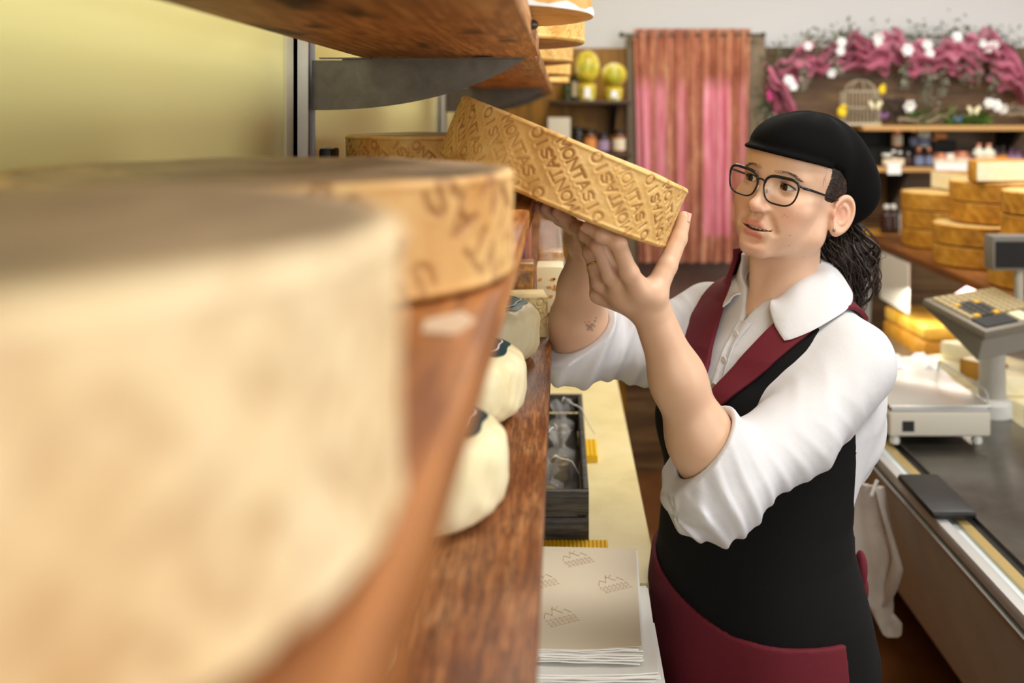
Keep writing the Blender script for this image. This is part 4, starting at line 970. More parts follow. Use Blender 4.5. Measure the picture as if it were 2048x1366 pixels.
stk(1.447, 3.42, ((0, 'lowest wheel'), (1, 'second wheel from below')), 'in the middle stack on the case'); stk(1.52, 3.46, ((2, 'third wheel from below, set back,'), (3, 'fourth wheel from below, set back,')), 'in the middle stack on the case')
stk(1.452, 2.98, ((0, 'lowest wheel'), (1, 'second wheel from below')), 'in the front stack beside the register'); stk(1.50, 3.0, ((2, 'third wheel from below'), (3, 'top wheel')), 'in the front stack beside the register')
half_wheel(.15, .070, M_rind_straw, M_cut, (1.52, 3.88, BZ+3*.0712+.003), math.radians(-80), 'half straw cheese with pale cut edge on the stack nearest the cap', GS)
half_wheel(.15, .070, M_rind_straw, M_cut, (1.53, 3.36, BZ+4*.0712+.003), math.radians(12), 'half straw cheese showing broad pale cut face on the middle stack', GS)
lamp = MB().tube([(1.42-1.6, 2.86-3, BZ-.042), (1.42-1.6, 4.15-3, BZ-.042)], .010, 12).build('lamp_tube', mat('lit case lamp', (1, 1, 1, 1), .5, emit=(1, .93, .8, 1), estr=2), dc)
# cheeses inside the case
M_emm = mottled('yellow wedge rind', [lin(196,146,40), lin(226,178,70), lin(238,198,100)], 8, .35, .04)
M_emm2 = mottled('dark wedge rind', [lin(150,100,24), lin(180,128,40), lin(196,146,60)], 12, .45, .1)
wd_ = empty('cheese_wedge', (1.37, 3.76, .7605), 'large yellow cheese wedge with brown rind inside the case', 'cheese', None, .10)
MB().prism([(-.10, -.20, 0), (.10, -.20, 0), (.10, .20, 0), (-.08, .20, 0)], (0, 0, .105)).build('rind_body', M_emm2, wd_, 30, bevel=.012)
MB().prism([(-.096, -.196, .1055), (.096, -.196, .1055), (.096, .196, .1055), (-.076, .196, .1055)], (0, 0, .055)).build('top_paste', M_emm, wd_, 30, bevel=.014, seg=3)
rg = random.Random(12)
ci = 0
extra = []
wordsl = ['front', 'second', 'third', 'fourth', 'fifth', 'sixth', 'seventh', 'eighth', 'ninth', 'tenth', 'eleventh', 'twelfth']
for i in range(12):
    x, y = 1.345+.20*(i % 4)+rg.uniform(-.02, .02), 2.95+.215*(i//4)+rg.uniform(-.01, .01); a = rg.uniform(0, 6); h = .085 if i % 4 == 0 else rg.uniform(.05, .09)
    r = empty('cheese_piece', (x, y, .7605), wordsl[i]+' pale cut cheese piece counted from the register inside the case', 'cheese', 'cut cheese pieces in the case', a)
    MB().prism([(0, -.075, 0), (.085, .05, 0), (.02, .085, 0), (-.075, .06, 0)], (0, 0, h)).build('paste', M_cut if i % 4 == 0 else [M_cut, M_emm, M_cut][i % 3], r, 30, bevel=.006)
    MB().prism([(.087, .052, .002), (.021, .0875, .002), (-.077, .062, .002), (-.079, .066, .002), (.022, .093, .002), (.092, .054, .002)], (0, 0, h-.004)).build('rind', M_emm2, r, None)
for i, (x, y, t) in enumerate(((1.345, 2.96, 'pale cheese piece lying on top of the front one behind the scale'), (1.35, 3.17, 'pale cheese piece on top of the pile, right behind the pole'), (1.345, 3.38, 'pale cheese piece on top of the pile next to the big wedge'))):
    r = empty('cheese_piece', (x, y, .8465), t, 'cheese', 'cut cheese pieces in the case', 1.0+i*1.7)
    MB().prism([(0, -.06, 0), (.07, .04, 0), (.02, .07, 0), (-.06, .05, 0)], (0, 0, .06)).build('paste', M_cut, r, 30, bevel=.006)
    MB().prism([(.072, .042, .002), (.021, .0725, .002), (-.062, .052, .002), (-.064, .056, .002), (.022, .077, .002), (.076, .044, .002)], (0, 0, .055)).build('rind', M_emm2, r, None)
dbox('tray', 1.27, 2.2, 2.55, 4.2, .715, .76, M_white, .003)
tag(MB().box(2.08, 2.19, 2.6, 4.1, .7605, .92).build('ice_bed', mottled('crushed green glass', [lin(140,166,150), lin(176,196,180), lin(206,220,206)], 25, .3, .4), bevel=.02), 'pale green bed at the far side of the case', 'bed')
tag(MB().prism([(1.34, 2.95, 1.02), (1.46, 2.95, 1.10), (1.46, 3.5, 1.10), (1.34, 3.5, 1.02)], (.003, 0, .003)).build('pink_reflection', mat('mauve reflection', lin(196,140,150), .6), smooth=None), 'mauve reflection laid in as a sheet under the case top', 'card')  # tilted pink sheet added in place of a reflection
pk = empty('paper_packet', (1.065, 3.02, .8402), 'white wrapped packet with red band behind the scale', 'packet')
b = MB(); gg = [[(-.085+.17*i/10, -.10+.2*j/10, .085+.012*math.sin(i*1.1+j*.7)+.008*math.sin(2.3*i+j)-.05*max(0, (abs(i-5)-4))-.05*max(0, abs(j-5)-4)) for j in range(11)] for i in range(11)]
gg = [[(p[0], p[1], max(.058, p[2])) for p in row] for row in gg]; b.sheet(gg, (0, 0, -1), .056).build('wrapping', M_paper_w, pk, 40)
MB().box(-.06, .085, -.104, -.0985, .030, .045).build('red_band', mat('red band', lin(206,70,66), .5), pk, None)
# white bag hanging on the counter edge
bg = empty('carrier_bag', (.757, 2.42, .80), 'limp white plastic bag hanging from the counter edge', 'bag')
gg = []
for i in range(21):
    s = i/20; row = []
    for j in range(31):
        t = j/30; wv = .05+.045*math.sin(PI*t)-.10*max(0, t-.6)*1.6
        row.append(((s-.5)*1.3*wv-.030+.075*t-.02*math.sin(PI*t)+.015*math.sin(9*s+2*t)+.006*math.sin(23*s+5*t), -(s-.5)*1.5*wv+.02*math.sin(5*t)+.01*t, -.015-(.30+.07*math.sin(6*s+.5)*t)*t))
    gg.append(row)
MB().sheet(gg, (-.012, 0, 0), 1.0).build('film', mottled('milky plastic', [lin(198,190,178), lin(214,206,196), lin(224,218,210)], 10, .4, .1), bg, 50)
for yy in (-.045, .05): MB().tube([(-.02, yy, -.03), (-.008, yy, .002), (-.006, yy, .006)], .004, 6).build('handle', M_paper_w, bg)
# ================================================================ the shop assistant
PER = empty('person', (.34, 1.62, 0), 'woman in black cap, glasses, white shirt and dark bib apron lifting a cheese wheel', 'person')
PINV = Matrix.Translation(Vector((-.34, -1.62, 0)))
def child(o, parent=PER):
    """hang a world-space mesh under the person"""
    o.parent = parent
    o.matrix_parent_inverse = Matrix.Translation(-PER.location) if parent is PER else Matrix.Identity(4)
    return o
M_skin = mat('skin', lin(214,160,128), .42, sss=.12); n = N(M_skin); a = n.new('ShaderNodeAttribute', attribute_name='skin_tone')
n.col(n.mix(n.ramp(n.noise(n.coord((1, 1, 1)), 45, 5), [(.35, (0, 0, 0)), (.7, (.28, .28, .28))]), a.outputs['Color'], lin(208,156,130))); n.bump(n.noise(n.coord(), 900, 2), .12, .0006)
M_shirt = mat('white shirt cotton', lin(212,212,216), .8); n = N(M_shirt); n.bump(n.noise(n.coord((1, 1, 1)), 55, 5, .6), .25, .003)
M_vest = mat('black apron cloth', lin(9,9,10), .9, spec=.3); n = N(M_vest); n.bump(n.noise(n.coord(), 420, 3), .2, .001)
M_maroon = mat('maroon cloth', lin(98,16,32), .8); n = N(M_maroon); n.bump(n.noise(n.coord(), 420, 3), .2, .001)
M_cap = mat('black velvet cap', lin(9,9,10), .95, spec=.12); n = N(M_cap); n.bump(n.noise(n.coord(), 350, 3), .25, .001)
M_hair = mat('dark brown hair', lin(40,28,22), .38); n = N(M_hair); n.col(n.ramp(n.noise(n.coord((90, 90, 8)), 3, 3), [(.3, lin(20,14,12)), (.55, lin(44,31,25)), (.75, lin(84,64,54))]))
M_frame = mat('glossy dark glasses frame', lin(16,20,26), .18); M_lens = mat('spectacle lens', (1, 1, 1, 1), .0, 0, .4, 1, .10, 1.0)
M_trous = mat('black trousers', lin(20,20,22), .85)

# --- torso frame
TY = math.radians(54); F = np.array([-math.sin(TY), -math.cos(TY)]); Lx = np.array([math.cos(TY), -math.sin(TY)]); O2 = np.array([.350, 1.63])
def tw(u, f, z): return np.array([O2[0]+Lx[0]*u+F[0]*f, O2[1]+Lx[1]*u+F[1]*f, z])
TZ = [.45, .60, .75, .83, .92, 1.00, 1.05, 1.12, 1.19, 1.26, 1.31, 1.345, 1.375, 1.40, 1.44]
TA = [.178, .180, .184, .186, .172, .152, .150, .158, .168, .172, .170, .150, .110, .075, .052]
TB = [.140, .142, .145, .147, .140, .132, .130, .142, .152, .142, .118, .098, .080, .066, .052]
TF = [.035, .034, .032, .034, .044, .052, .050, .030, .012, .004, .000, -.006, -.010, -.008, .0]
def uf(P): 
    dx_, dy_ = P[0]-O2[0], P[1]-O2[1]
    return dx_*Lx[0]+dy_*Lx[1], dx_*F[0]+dy_*F[1]
def torso(P, off=0):
    u, f = uf(P); z = P[2]+0*u
    a = np.interp(z, TZ, TA).astype(np.float32)+off; b_ = np.interp(z, TZ, TB).astype(np.float32)+off; f0 = np.interp(z, TZ, TF).astype(np.float32)
    q = np.sqrt((u/a)**2+((f-f0)/b_)**2); d = (q-1)*np.minimum(a, b_)*1.0
    return np.maximum(d, z-1.45)
S_L = tw(.152, .0, 1.300); E_L = at(1432, 958, 1.36); W_L = at(1303, 622, 1.315)
S_R = tw(-.155, .0, 1.315); E_R = at(1152, 686, 1.60); W_R = at(1172, 500, 1.495)
NB = tw(.020, .000, 1.385)
def lerp(a, b, t): return a+(b-a)*t
# --- head frame
HP = np.array([.3145, 1.52, 1.5745])
RH = np.array((Matrix.Rotation(math.radians(-42), 3, 'Z')@Matrix.Rotation(math.radians(-9), 3, 'X')@Matrix.Rotation(math.radians(11), 3, 'Y')))
MH = Matrix.Translation(Vector(HP))@Matrix(RH.tolist()).to_4x4()
def toH(p): return RH.T@(np.asarray(p)-HP)
def fromH(p): return RH@np.asarray(p, float)+HP
NL = toH(NB)
EC = (.031, .0112, 0.0)   # eyeball centre
def head_sdf(P):
    x, y, z = P; ax = np.abs(x)+0*y*z; Q = (ax, y+0*ax, z+0*ax)
    d = ell(Q, (0, .088, .036), (.073, .094, .082))
    d = smin(d, ell(Q, (0, .045, .030), (.062, .048, .058)), .03)              # forehead
    d = smin(d, ell(Q, (0, .050, -.040), (.058, .056, .070)), .03)             # mid face
    d = smin(d, seg(Q, (.047, .074, -.066), (.012, .010, -.098), .018, .013), .025)   # jaw line
    d = smin(d, seg(Q, (.054, .082, -.020), (.048, .074, -.064), .016, .018), .02)
    d = smin(d, ell(Q, (0, .006, -.098), (.018, .014, .015)), .018)            # chin
    d = smin(d, ell(Q, (.041, .026, -.030), (.022, .022, .018)), .022)         # cheek bone
    d = smin(d, ell(Q, (.030, .025, -.058), (.020, .020, .023)), .025)         # cheek
    d = smin(d, seg(Q, (.010, .004, .017), (.044, .016, .018), .0075, .007), .014)    # brow
    d = smin(d, ell(Q, (0, .010, -.070), (.026, .016, .026)), .02)             # muzzle
    d = -smin(-d, ell(Q, (.031, -.008, -.001), (.0165, .0125, .0105)), .010)   # socket
    d = smin(d, seg(Q, (0, .003, .008), (0, -.020, -.034), .0062, .0078), .012)       # nose bridge
    d = smin(d, ell(Q, (0, -.022, -.038), (.0095, .0095, .0085)), .008)
    d = smin(d, ell(Q, (.0115, -.009, -.0415), (.0062, .0095, .0065)), .007)
    d = -smin(-d, ell(Q, (.0062, -.014, -.0490), (.0038, .0065, .0046)), .0025)
    # lids
    ex, ey, ez = Q[0]-EC[0], Q[1]-EC[1], Q[2]-EC[2]; re = np.sqrt(ex*ex+ey*ey+ez*ez)
    d = smin(d, np.maximum(re-.0137, ey), .005)
    k = 1-(ex/.0142)**2; zu = .0050*k+.0006; zl = -.0040*k+.0000
    alm = np.maximum(np.maximum(ez-zu, zl-ez), np.maximum(re-.0150, ey))
    d = np.maximum(d, -alm)
    crease = np.abs(re-.0150)-.0008
    # mouth
    d = smin(d, chain(Q, [(0, -.0095, -.0645), (.010, -.0080, -.0640), (.0255, .0050, -.0690)], [.0040, .0039, .0020], .004), .005)
    d = smin(d, chain(Q, [(0, -.0070, -.0795), (.010, -.0055, -.0785), (.0255, .0052, -.0700)], [.0058, .0052, .0022], .004), .005)
    mk = 1-(Q[0]/.0240)**2
    slit = np.maximum(np.abs(Q[2]+.0698+.0018*mk)-np.maximum(.0032*mk, 0), np.maximum(Q[1]-.007, np.abs(Q[0])-.0240))
    d = np.maximum(d, -slit)
    d = -smin(-d, seg(Q, (0, -.0135, -.0530), (0, -.0155, -.0590), .0022, .0026), .006)  # philtrum
    d = -smin(-d, ell(Q, (0, -.0105, -.0885), (.018, .0075, .006)), .010)
    d = -smin(-d, chain(Q, [(.0165, -.0090, -.0460), (.0240, -.0060, -.0560), (.0310, .0000, -.0680)], [.0008, .0012, .0006], .004), .012)
    # neck
    dn = seg((x, y, z), (0, .090, -.050), tuple(NL+np.array([0, 0, -.01])), .050, .053)
    dn = smin(dn, seg((x, y, z), (.046, .080, -.060), tuple(toH(tw(.022, .055, 1.375))), .012, .011), .02)
    dn = smin(dn, seg((x, y, z), (-.046, .080, -.060), tuple(toH(tw(.010, .055, 1.375))), .012, .011), .02)
    d = smin(d, dn, .022)
    dc = ell((x, y, z), tuple(toH(tw(.015, .005, 1.33))), (.075, .075, .055)); d = smin(d, dc, .03)
    # ears
    e0 = np.array([.0745, .092, -.020]); n_ = np.array([.88, -.47, 0.]); n_ /= np.linalg.norm(n_); v_ = np.array([.47, .88, 0]); v_ /= np.linalg.norm(v_); u_ = np.array([.0, .14, .99]); u_ /= np.linalg.norm(u_)
    qx, qy, qz = Q[0]-e0[0], Q[1]-e0[1], Q[2]-e0[2]
    a_ = qx*u_[0]+qy*u_[1]+qz*u_[2]; b_ = qx*v_[0]+qy*v_[1]+qz*v_[2]-.006; c_ = qx*n_[0]+qy*n_[1]+qz*n_[2]-.004
    b2 = b_-.003*np.sin(a_*40)
    sc_ = np.sqrt((a_/1.42)**2+(b2*1.08)**2)            # elliptical radius
    wv = np.clip((a_+.034)/.03, .55, 1)
    disc = np.sqrt(np.maximum(sc_-.0185, 0)**2+c_*c_)-.0028
    hel = np.sqrt((sc_-.0190)**2+(c_-.0030)**2)-.0034
    hel = np.maximum(hel, -(b_+.016)-.2*(a_))           # opens in front
    ant = np.sqrt((np.sqrt((a_/1.25)**2+((b_+.001)*1.1)**2)-.0115)**2+(c_-.0022)**2)-.0026; ant = np.maximum(ant, -(b_+.004))
    lobe = ell((a_, b_, c_), (-.0265, -.005, .0015), (.0085, .0085, .0042)); trag = ell((a_, b_, c_), (-.004, -.0165, .004), (.006, .004, .0045))
    ear = smin(smin(smin(disc, hel, .004), ant, .003), smin(lobe, trag, .002), .005)
    ear = -smin(-ear, ell((a_, b_, c_), (-.003, -.008, .0075), (.0105, .0075, .0065)), .004)
    d = smin(d, ear, .005)
    return d
V1, Q1 = nets(head_sdf, (-.105, -.045, -.30), (.105, .20, .125), .00115)
# colouring in head space
ax = np.abs(V1[:, 0]); g = lambda c, r, V=None: np.exp(-(((ax-c[0])/r[0])**2+((V1[:, 1]-c[1])/r[1])**2+((V1[:, 2]-c[2])/r[2])**2))
base = np.array(lin(220,182,154)[:3]); col = np.tile(base, (len(V1), 1))
def tint(m, c): 
    global col
    m = np.clip(m, 0, 1)[:, None]; col = col*(1-m)+np.array(lin(*c)[:3])*m
tint(.40*g((.042, .012, -.040), (.022, .03, .020)), (226,146,126)); tint(.5*g((0, -.024, -.040), (.014, .014, .012)), (226,150,130)); tint(.35*g((0, .0, -.098), (.02, .02, .014)), (224,150,130))
tint(.5*g((.079, .1, -.02), (.012, .03, .036)), (228,146,126)); tint(.35*g((.031, -.002, .012), (.018, .02, .006)), (200,142,118))
QL = (ax, V1[:, 1], V1[:, 2]); UPL = [(0, -.0095, -.0645), (.010, -.0080, -.0640), (.0255, .0050, -.0690)]; LOL = [(0, -.0070, -.0795), (.010, -.0055, -.0785), (.0255, .0052, -.0700)]
lipd = np.minimum(chain(QL, UPL, [.0040, .0039, .0020], .004), chain(QL, LOL, [.0058, .0052, .0022], .004))
tint(.75*np.clip(1-(lipd-.0004)/.0012, 0, 1)*(V1[:, 1] < .012), (214, 124, 114))
inm = (np.abs(V1[:, 2]+.0712) < .0034)*(ax < .0205)*(V1[:, 1] > -.0035)*(V1[:, 1] < .012); tint(.8*inm, (96,36,34))
for (sx, zz, r, c) in ((.043, -.041, .0012, (196,104,88)), (.047, -.044, .0011, (198,108,92)), (.040, -.045, .0010, (200,112,96)), (.052, -.070, .0012, (188,104,84)), (.050, -.086, .0013, (180,100,78)), (.054, -.100, .0011, (150,104,82)), (.058, -.034, .0010, (200,122,104)), (.030, -.062, .0010, (200,122,108))):
    m_ = (np.abs(V1[:, 0]-sx) < .0025) & (np.abs(V1[:, 2]-zz) < .0025)
    if m_.any(): p_ = V1[m_][np.argmin(V1[m_][:, 1])]; tint(.85*np.exp(-((V1-p_)**2).sum(1)/r**2), c)
tint(.42*np.exp(-((V1[:, 2]-.0200+.18*np.maximum(ax-.034, 0))/.0034)**2)*np.clip((ax-.009)/.006, 0, 1)*np.clip((.051-ax)/.010, 0, 1)*(V1[:, 1] < .04), (120,80,58))
VH = V1@RH.T+HP
parts_V, parts_Q, parts_C = [VH], [Q1], [col]; nb = len(VH)
# --- arms and hands
AX = hn; WC = np.array(HC)
def under(p, r, gap=.0022):
    """keep a fingertip just below the flat underside of the wheel"""
    p = np.array(p, float); s = (p-WC)@AX; lim = -HH/2-r-gap
    if s > lim: p = p+AX*(lim-s)
    return p
def outside(p, r, gap=.0018):
    p = np.array(p, float); s = (p-WC)@AX; q = p-WC-AX*s; R_ = np.linalg.norm(q)
    if R_ < HR+r+gap: p = WC+AX*s+q/R_*(HR+r+gap)
    return p
def hand(joints, thumb, W, dirs=None):
    fj = []
    for fi, J in enumerate(joints):
        pts = [np.array(at(*j)) for j in J]; sc0 = (1, 1.02, .96, .86)[fi]; rr = [.0118*sc0, .0106*sc0, .0096*sc0, .0082*sc0]
        pts = [pts[0]]+[under(p, r) for p, r in zip(pts[1:], rr[1:])]; fj.append((pts, rr))
    tp = [np.array(at(*j)) for j in thumb[0]]; tr = thumb[1]
    return fj, tp, tr
LF, LT, LTR = hand([[(1257, 543, 1.270), (1237, 484, 1.252), (1206, 466, 1.258), (1177, 452, 1.272)],
                    [(1222, 550, 1.298), (1198, 492, 1.296), (1172, 468, 1.318), (1150, 455, 1.345)],
                    [(1201, 566, 1.330), (1181, 505, 1.345), (1170, 474, 1.372), (1157, 458, 1.395)],
                    [(1195, 590, 1.352), (1189, 538, 1.372), (1186, 503, 1.394), (1180, 482, 1.412)]],
                   ([(1306, 590, 1.300), (1334, 532, 1.318), (1357, 478, 1.338), (1367, 436, 1.348)], [.0165, .0135, .0115, .0095]), W_L)
LT = [LT[0], LT[1], outside(LT[2], .0110), outside(LT[3], .0085)]
RF, RT, RTR = hand([[(1150, 458, 1.500), (1122, 436, 1.490), (1100, 424, 1.480), (1080, 412, 1.472)],
                    [(1152, 460, 1.470), (1122, 436, 1.452), (1098, 424, 1.440), (1078, 414, 1.430)],
                    [(1155, 464, 1.440), (1130, 441, 1.418), (1108, 428, 1.402), (1090, 418, 1.390)],
                    [(1160, 468, 1.412), (1142, 447, 1.392), (1128, 436, 1.380), (1113, 425, 1.368)]],
                   ([(1178, 482, 1.510), (1172, 464, 1.535), (1160, 452, 1.555), (1145, 442, 1.57)], [.016, .0130, .0112, .0092]), W_R)
RT = [RT[0]]+[under(p, .011) for p in RT[1:]]
def arm_sdf(E, W, fj, tp, tr, rads, pal):
    def f(P):
        m1 = lerp(E, W, .25); m2 = lerp(E, W, .6)
        d = chain(P, [E, m1, m2, W], rads, .03)
        c = np.mean([q[0][0] for q in fj], axis=0)
        for pts, rr in fj:
            d = smin(d, seg(P, W, lerp(W, pts[0], .9), .0185, .0125), .012)
        d = smin(d, ell(P, lerp(W, c, .62), (.024, .024, .024)), .012)
        d = smin(d, seg(P, lerp(W, tp[0], .3), tp[0], .017, .0165), .012); d = smin(d, seg(P, tp[0], fj[0][0][0]*.55+W*.45, .014, .012), .014)
        for pts, rr in fj:
            e = chain(P, pts, rr, .003)
            for p, r in zip(pts[:3], rr): e = smin(e, np.sqrt((P[0]-p[0])**2+(P[1]-p[1])**2+(P[2]-p[2])**2)-r*1.06, .004)
            d = smin(d, e, .005)
        d = smin(d, chain(P, tp, tr, .004), .009)
        return d
    return f
AL = arm_sdf(E_L, W_L, LF, LT, LTR, [.042, .0405, .0325, .0262], None); AR = arm_sdf(E_R, W_R, RF, RT, RTR, [.043, .0405, .032, .0255], None)
def bbox(ps, m): ps = np.array(ps); return tuple(ps.min(0)-m), tuple(ps.max(0)+m)
for fn, pts in ((AL, [E_L, W_L]+[p for j in LF for p in j[0]]+LT), (AR, [E_R, W_R]+[p for j in RF for p in j[0]]+RT)):
    lo, hi = bbox(pts, .048); Va, Qa = nets(fn, lo, hi, .0014)
    ca = np.tile(np.array(lin(216,178,148)[:3]), (len(Va), 1))
    kn = np.zeros(len(Va))
    for J in (LF if fn is AL else RF):
        for p in J[0][:2]: kn = np.maximum(kn, .35*np.exp(-((Va-p)**2).sum(1)/.010**2))
        kn = np.maximum(kn, .4*np.exp(-((Va-J[0][3])**2).sum(1)/.010**2))
    ca = ca*(1-kn[:, None])+np.array(lin(222,146,122)[:3])*kn[:, None]
    if fn is AR:   # small flower tattoo near the elbow
        tc_ = at(1178, 652, 1.545); dd = Va-tc_; q = np.zeros(len(Va)); 
        for (px, py, r) in ((1180, 655, 5.2), (1183, 650, 3.4), (1177, 653, 3.6), (1174, 650, 2.6), (1186, 650, 2.8), (1176, 659, 2.6), (1184, 660, 2.4), (1190, 642, 2.2), (1170, 645, 1.4), (1192, 636, 1.6), (1178, 644, 1.6), (1189, 653, 1.8)):
            dx_ = (Va[:, 0]/Va[:, 1]*FPX+VX-px)/r; dy_ = (VY-(Va[:, 2]-CAMZ)/Va[:, 1]*FPX-py)/r; q = np.maximum(q, np.exp(-(dx_**2+dy_**2)))
        q = q*(Va[:, 1] < 1.585)*.75; ca = ca*(1-q[:, None])+np.array(lin(70,52,56)[:3])*q[:, None]
    parts_V.append(Va); parts_Q.append(Qa+nb); parts_C.append(ca); nb += len(Va)
# hidden trunk, upper arms and legs, coarse, joined in the same body
HIP = [tw(-.09, .03, .86), tw(.09, .03, .86)]; KNEE = [tw(-.09, .05, .46), tw(.10, .04, .46)]; ANK = [tw(-.09, -.05, .09), tw(.10, -.04, .09)]
def core(P):
    d = torso(P, -.016); d = np.maximum(d, .78-P[2])
    d = smin(d, chain(P, [S_L, E_L], [.038, .034], .02), .02); d = smin(d, chain(P, [S_R, E_R], [.038, .034], .02), .02)
    for k in (0, 1): d = smin(d, chain(P, [HIP[k], KNEE[k], ANK[k]], [.085, .055, .038], .03), .03)
    return d
Vc, Qc = nets(core, (-.06, 1.2, .06), (.62, 1.95, 1.40), .008)
parts_V.append(Vc); parts_Q.append(Qc+nb); parts_C.append(np.tile(np.array(lin(216,178,148)[:3]), (len(Vc), 1)))
me = np_mesh('body', np.concatenate(parts_V), np.concatenate(parts_Q)); vcol(me, 'skin_tone', np.concatenate(parts_C))
body = child(link('body', me, M_skin, None, True))
# finger nails
def nail(pts, r, name, side):
    p, q = pts[-1], pts[-2]; d = (p-q)/np.linalg.norm(p-q); s = np.array(side, float); s -= d*(s@d); s /= np.linalg.norm(s); t = np.cross(d, s)
    g_ = [[p+d*(-.006+.013*i/6)+t*(r*.78*math.sin(a))*(1-.25*(i/6)**3)+s*(r*1.03*math.cos(a)) for a in np.linspace(-.9, .9, 7)] for i in range(7)]
    b = MB(); b.sheet(g_, tuple(s), .0006); o = child(b.build('fingernail', mat('fingernail', lin(226,170,150), .25), None, True)); return o
nail(LT, .0095, 'fingernail', (.75, -.65, .1)); nail(LF[0][0], .0078, 'fingernail', (-.2, -.8, -.6))
# eyes
M_eye = mat('eye', lin(232,224,218), .08); n = N(M_eye); at_ = n.new('ShaderNodeAttribute', attribute_name='eye_col'); n.col(at_.outputs['Color'])
for sx in (1, -1):
    prof = []; cols = []
    nr, ns = 40, 40; vs = []; r0 = .0119
    gz = np.array([-.27, -1.0, -.02]); gz /= np.linalg.norm(gz); t1 = np.cross(gz, [0, 0, 1.]); t1 /= np.linalg.norm(t1); t2 = np.cross(gz, t1)
    for i in range(nr+1):
        th = PI*i/nr*.62+.0001; rr = r0+(.0006*math.exp(-(th/.35)**4))
        for k in range(ns):
            a = 2*PI*k/ns; p = gz*math.cos(th)+(t1*math.cos(a)+t2*math.sin(a))*math.sin(th); vs.append(tuple(fromH(np.array([EC[0]*sx, EC[1], EC[2]])+p*rr)))
            ang = th*r0
            cols.append(lin(6,5,5) if ang < .0021 else (lin(62,38,22) if ang < .0050 else (lin(34,22,16) if ang < .0059 else lin(226,214,206))))
    fs = [(i*ns+k, i*ns+(k+1) % ns, (i+1)*ns+(k+1) % ns, (i+1)*ns+k) for i in range(nr) for k in range(ns)]+[tuple(range(ns))]
    b = MB().add(vs, fs); o = child(b.build('eye', M_eye, None, True)); vcol(o.data, 'eye_col', np.array(cols))
# lashes, brows
M_lash = mat('dark lashes', lin(26,18,16), .6)
def fh(p): return tuple(fromH(p))
for sx in (1, -1):
    b = MB(); up, lo_ = [], []
    for i in range(15):
        ex = -.0140+.028*i/14; k = 1-(ex/.0142)**2
        for lst, zz in ((up, .0050*k+.0007), (lo_, -.0040*k-.0001)):
            y = EC[1]-math.sqrt(max(.0141**2-ex*ex-zz*zz, 1e-7)); lst.append((sx*(EC[0]+ex), y, zz))
    b.tube([fh(p) for p in up], [.0003]+[.0008]*13+[.0004], 6)
    b.tube([fh(p) for p in lo_], .00030, 5)
    q = random.Random(3)
    for i in range(26):
        t = i/25*13.9; k = int(t); p = np.array(up[k])*(1-t+k)+np.array(up[min(k+1, 14)])*(t-k); ln_ = .0060
        b.tube([fh(p), fh(p+np.array([sx*(.0010+.10*ln_*(k-6)/7), -.75*ln_*.6, .25*ln_])), fh(p+np.array([sx*(.0014+.25*ln_*(k-6)/7), -ln_, .75*ln_]))], [.00028, .0002, .00008], 4)
    child(b.build('eyelashes', M_lash, None, True))
    b = MB()
    for i in range(150):
        t = q.random(); x = .0105+.039*t; zc_ = .0185+.0035*math.sin(PI*min(t*1.15, 1))-.004*max(0, t-.7)/.3; z = zc_+q.uniform(-1, 1)*.0030*(1-.65*t)
        # march to the skin
        lo2, hi2 = -.03, .06
        ys = np.linspace(-.03, .05, 90); dd = head_sdf((np.full(90, sx*x), ys, np.full(90, z))); ii = int(np.argmax(dd < 0)); y = ys[ii]
        a = q.uniform(-.15, .25)+.45*(1-t)**2; L_ = .0060
        b.tube([fh((sx*x, y+.0002, z)), fh((sx*(x+L_*.5*math.cos(a)), y-.0004+.12*L_, z+L_*.5*math.sin(a))), fh((sx*(x+L_*math.cos(a)), y+.0004+.36*L_, z+L_*math.sin(a)*.9))], [.00020, .00018, .00006], 4)
    child(b.build('eyebrow', mat('brown brow hair', lin(104,74,56), .6), None, True))
# teeth
b = MB()
for k in range(-4, 5):
    a = k*.34; x = .0195*math.sin(a); y = .0135-.0165*math.cos(a); w = .0045 if abs(k) < 2 else .0038
    b.ball(tuple((x, y+.0006, -.0682)), (w, .0020, .0042 if abs(k) < 3 else .0036), 12, 8)
b.v = [fh(p) for p in b.v]; child(b.build('teeth', mat('teeth', lin(236,230,220), .2), None, True))

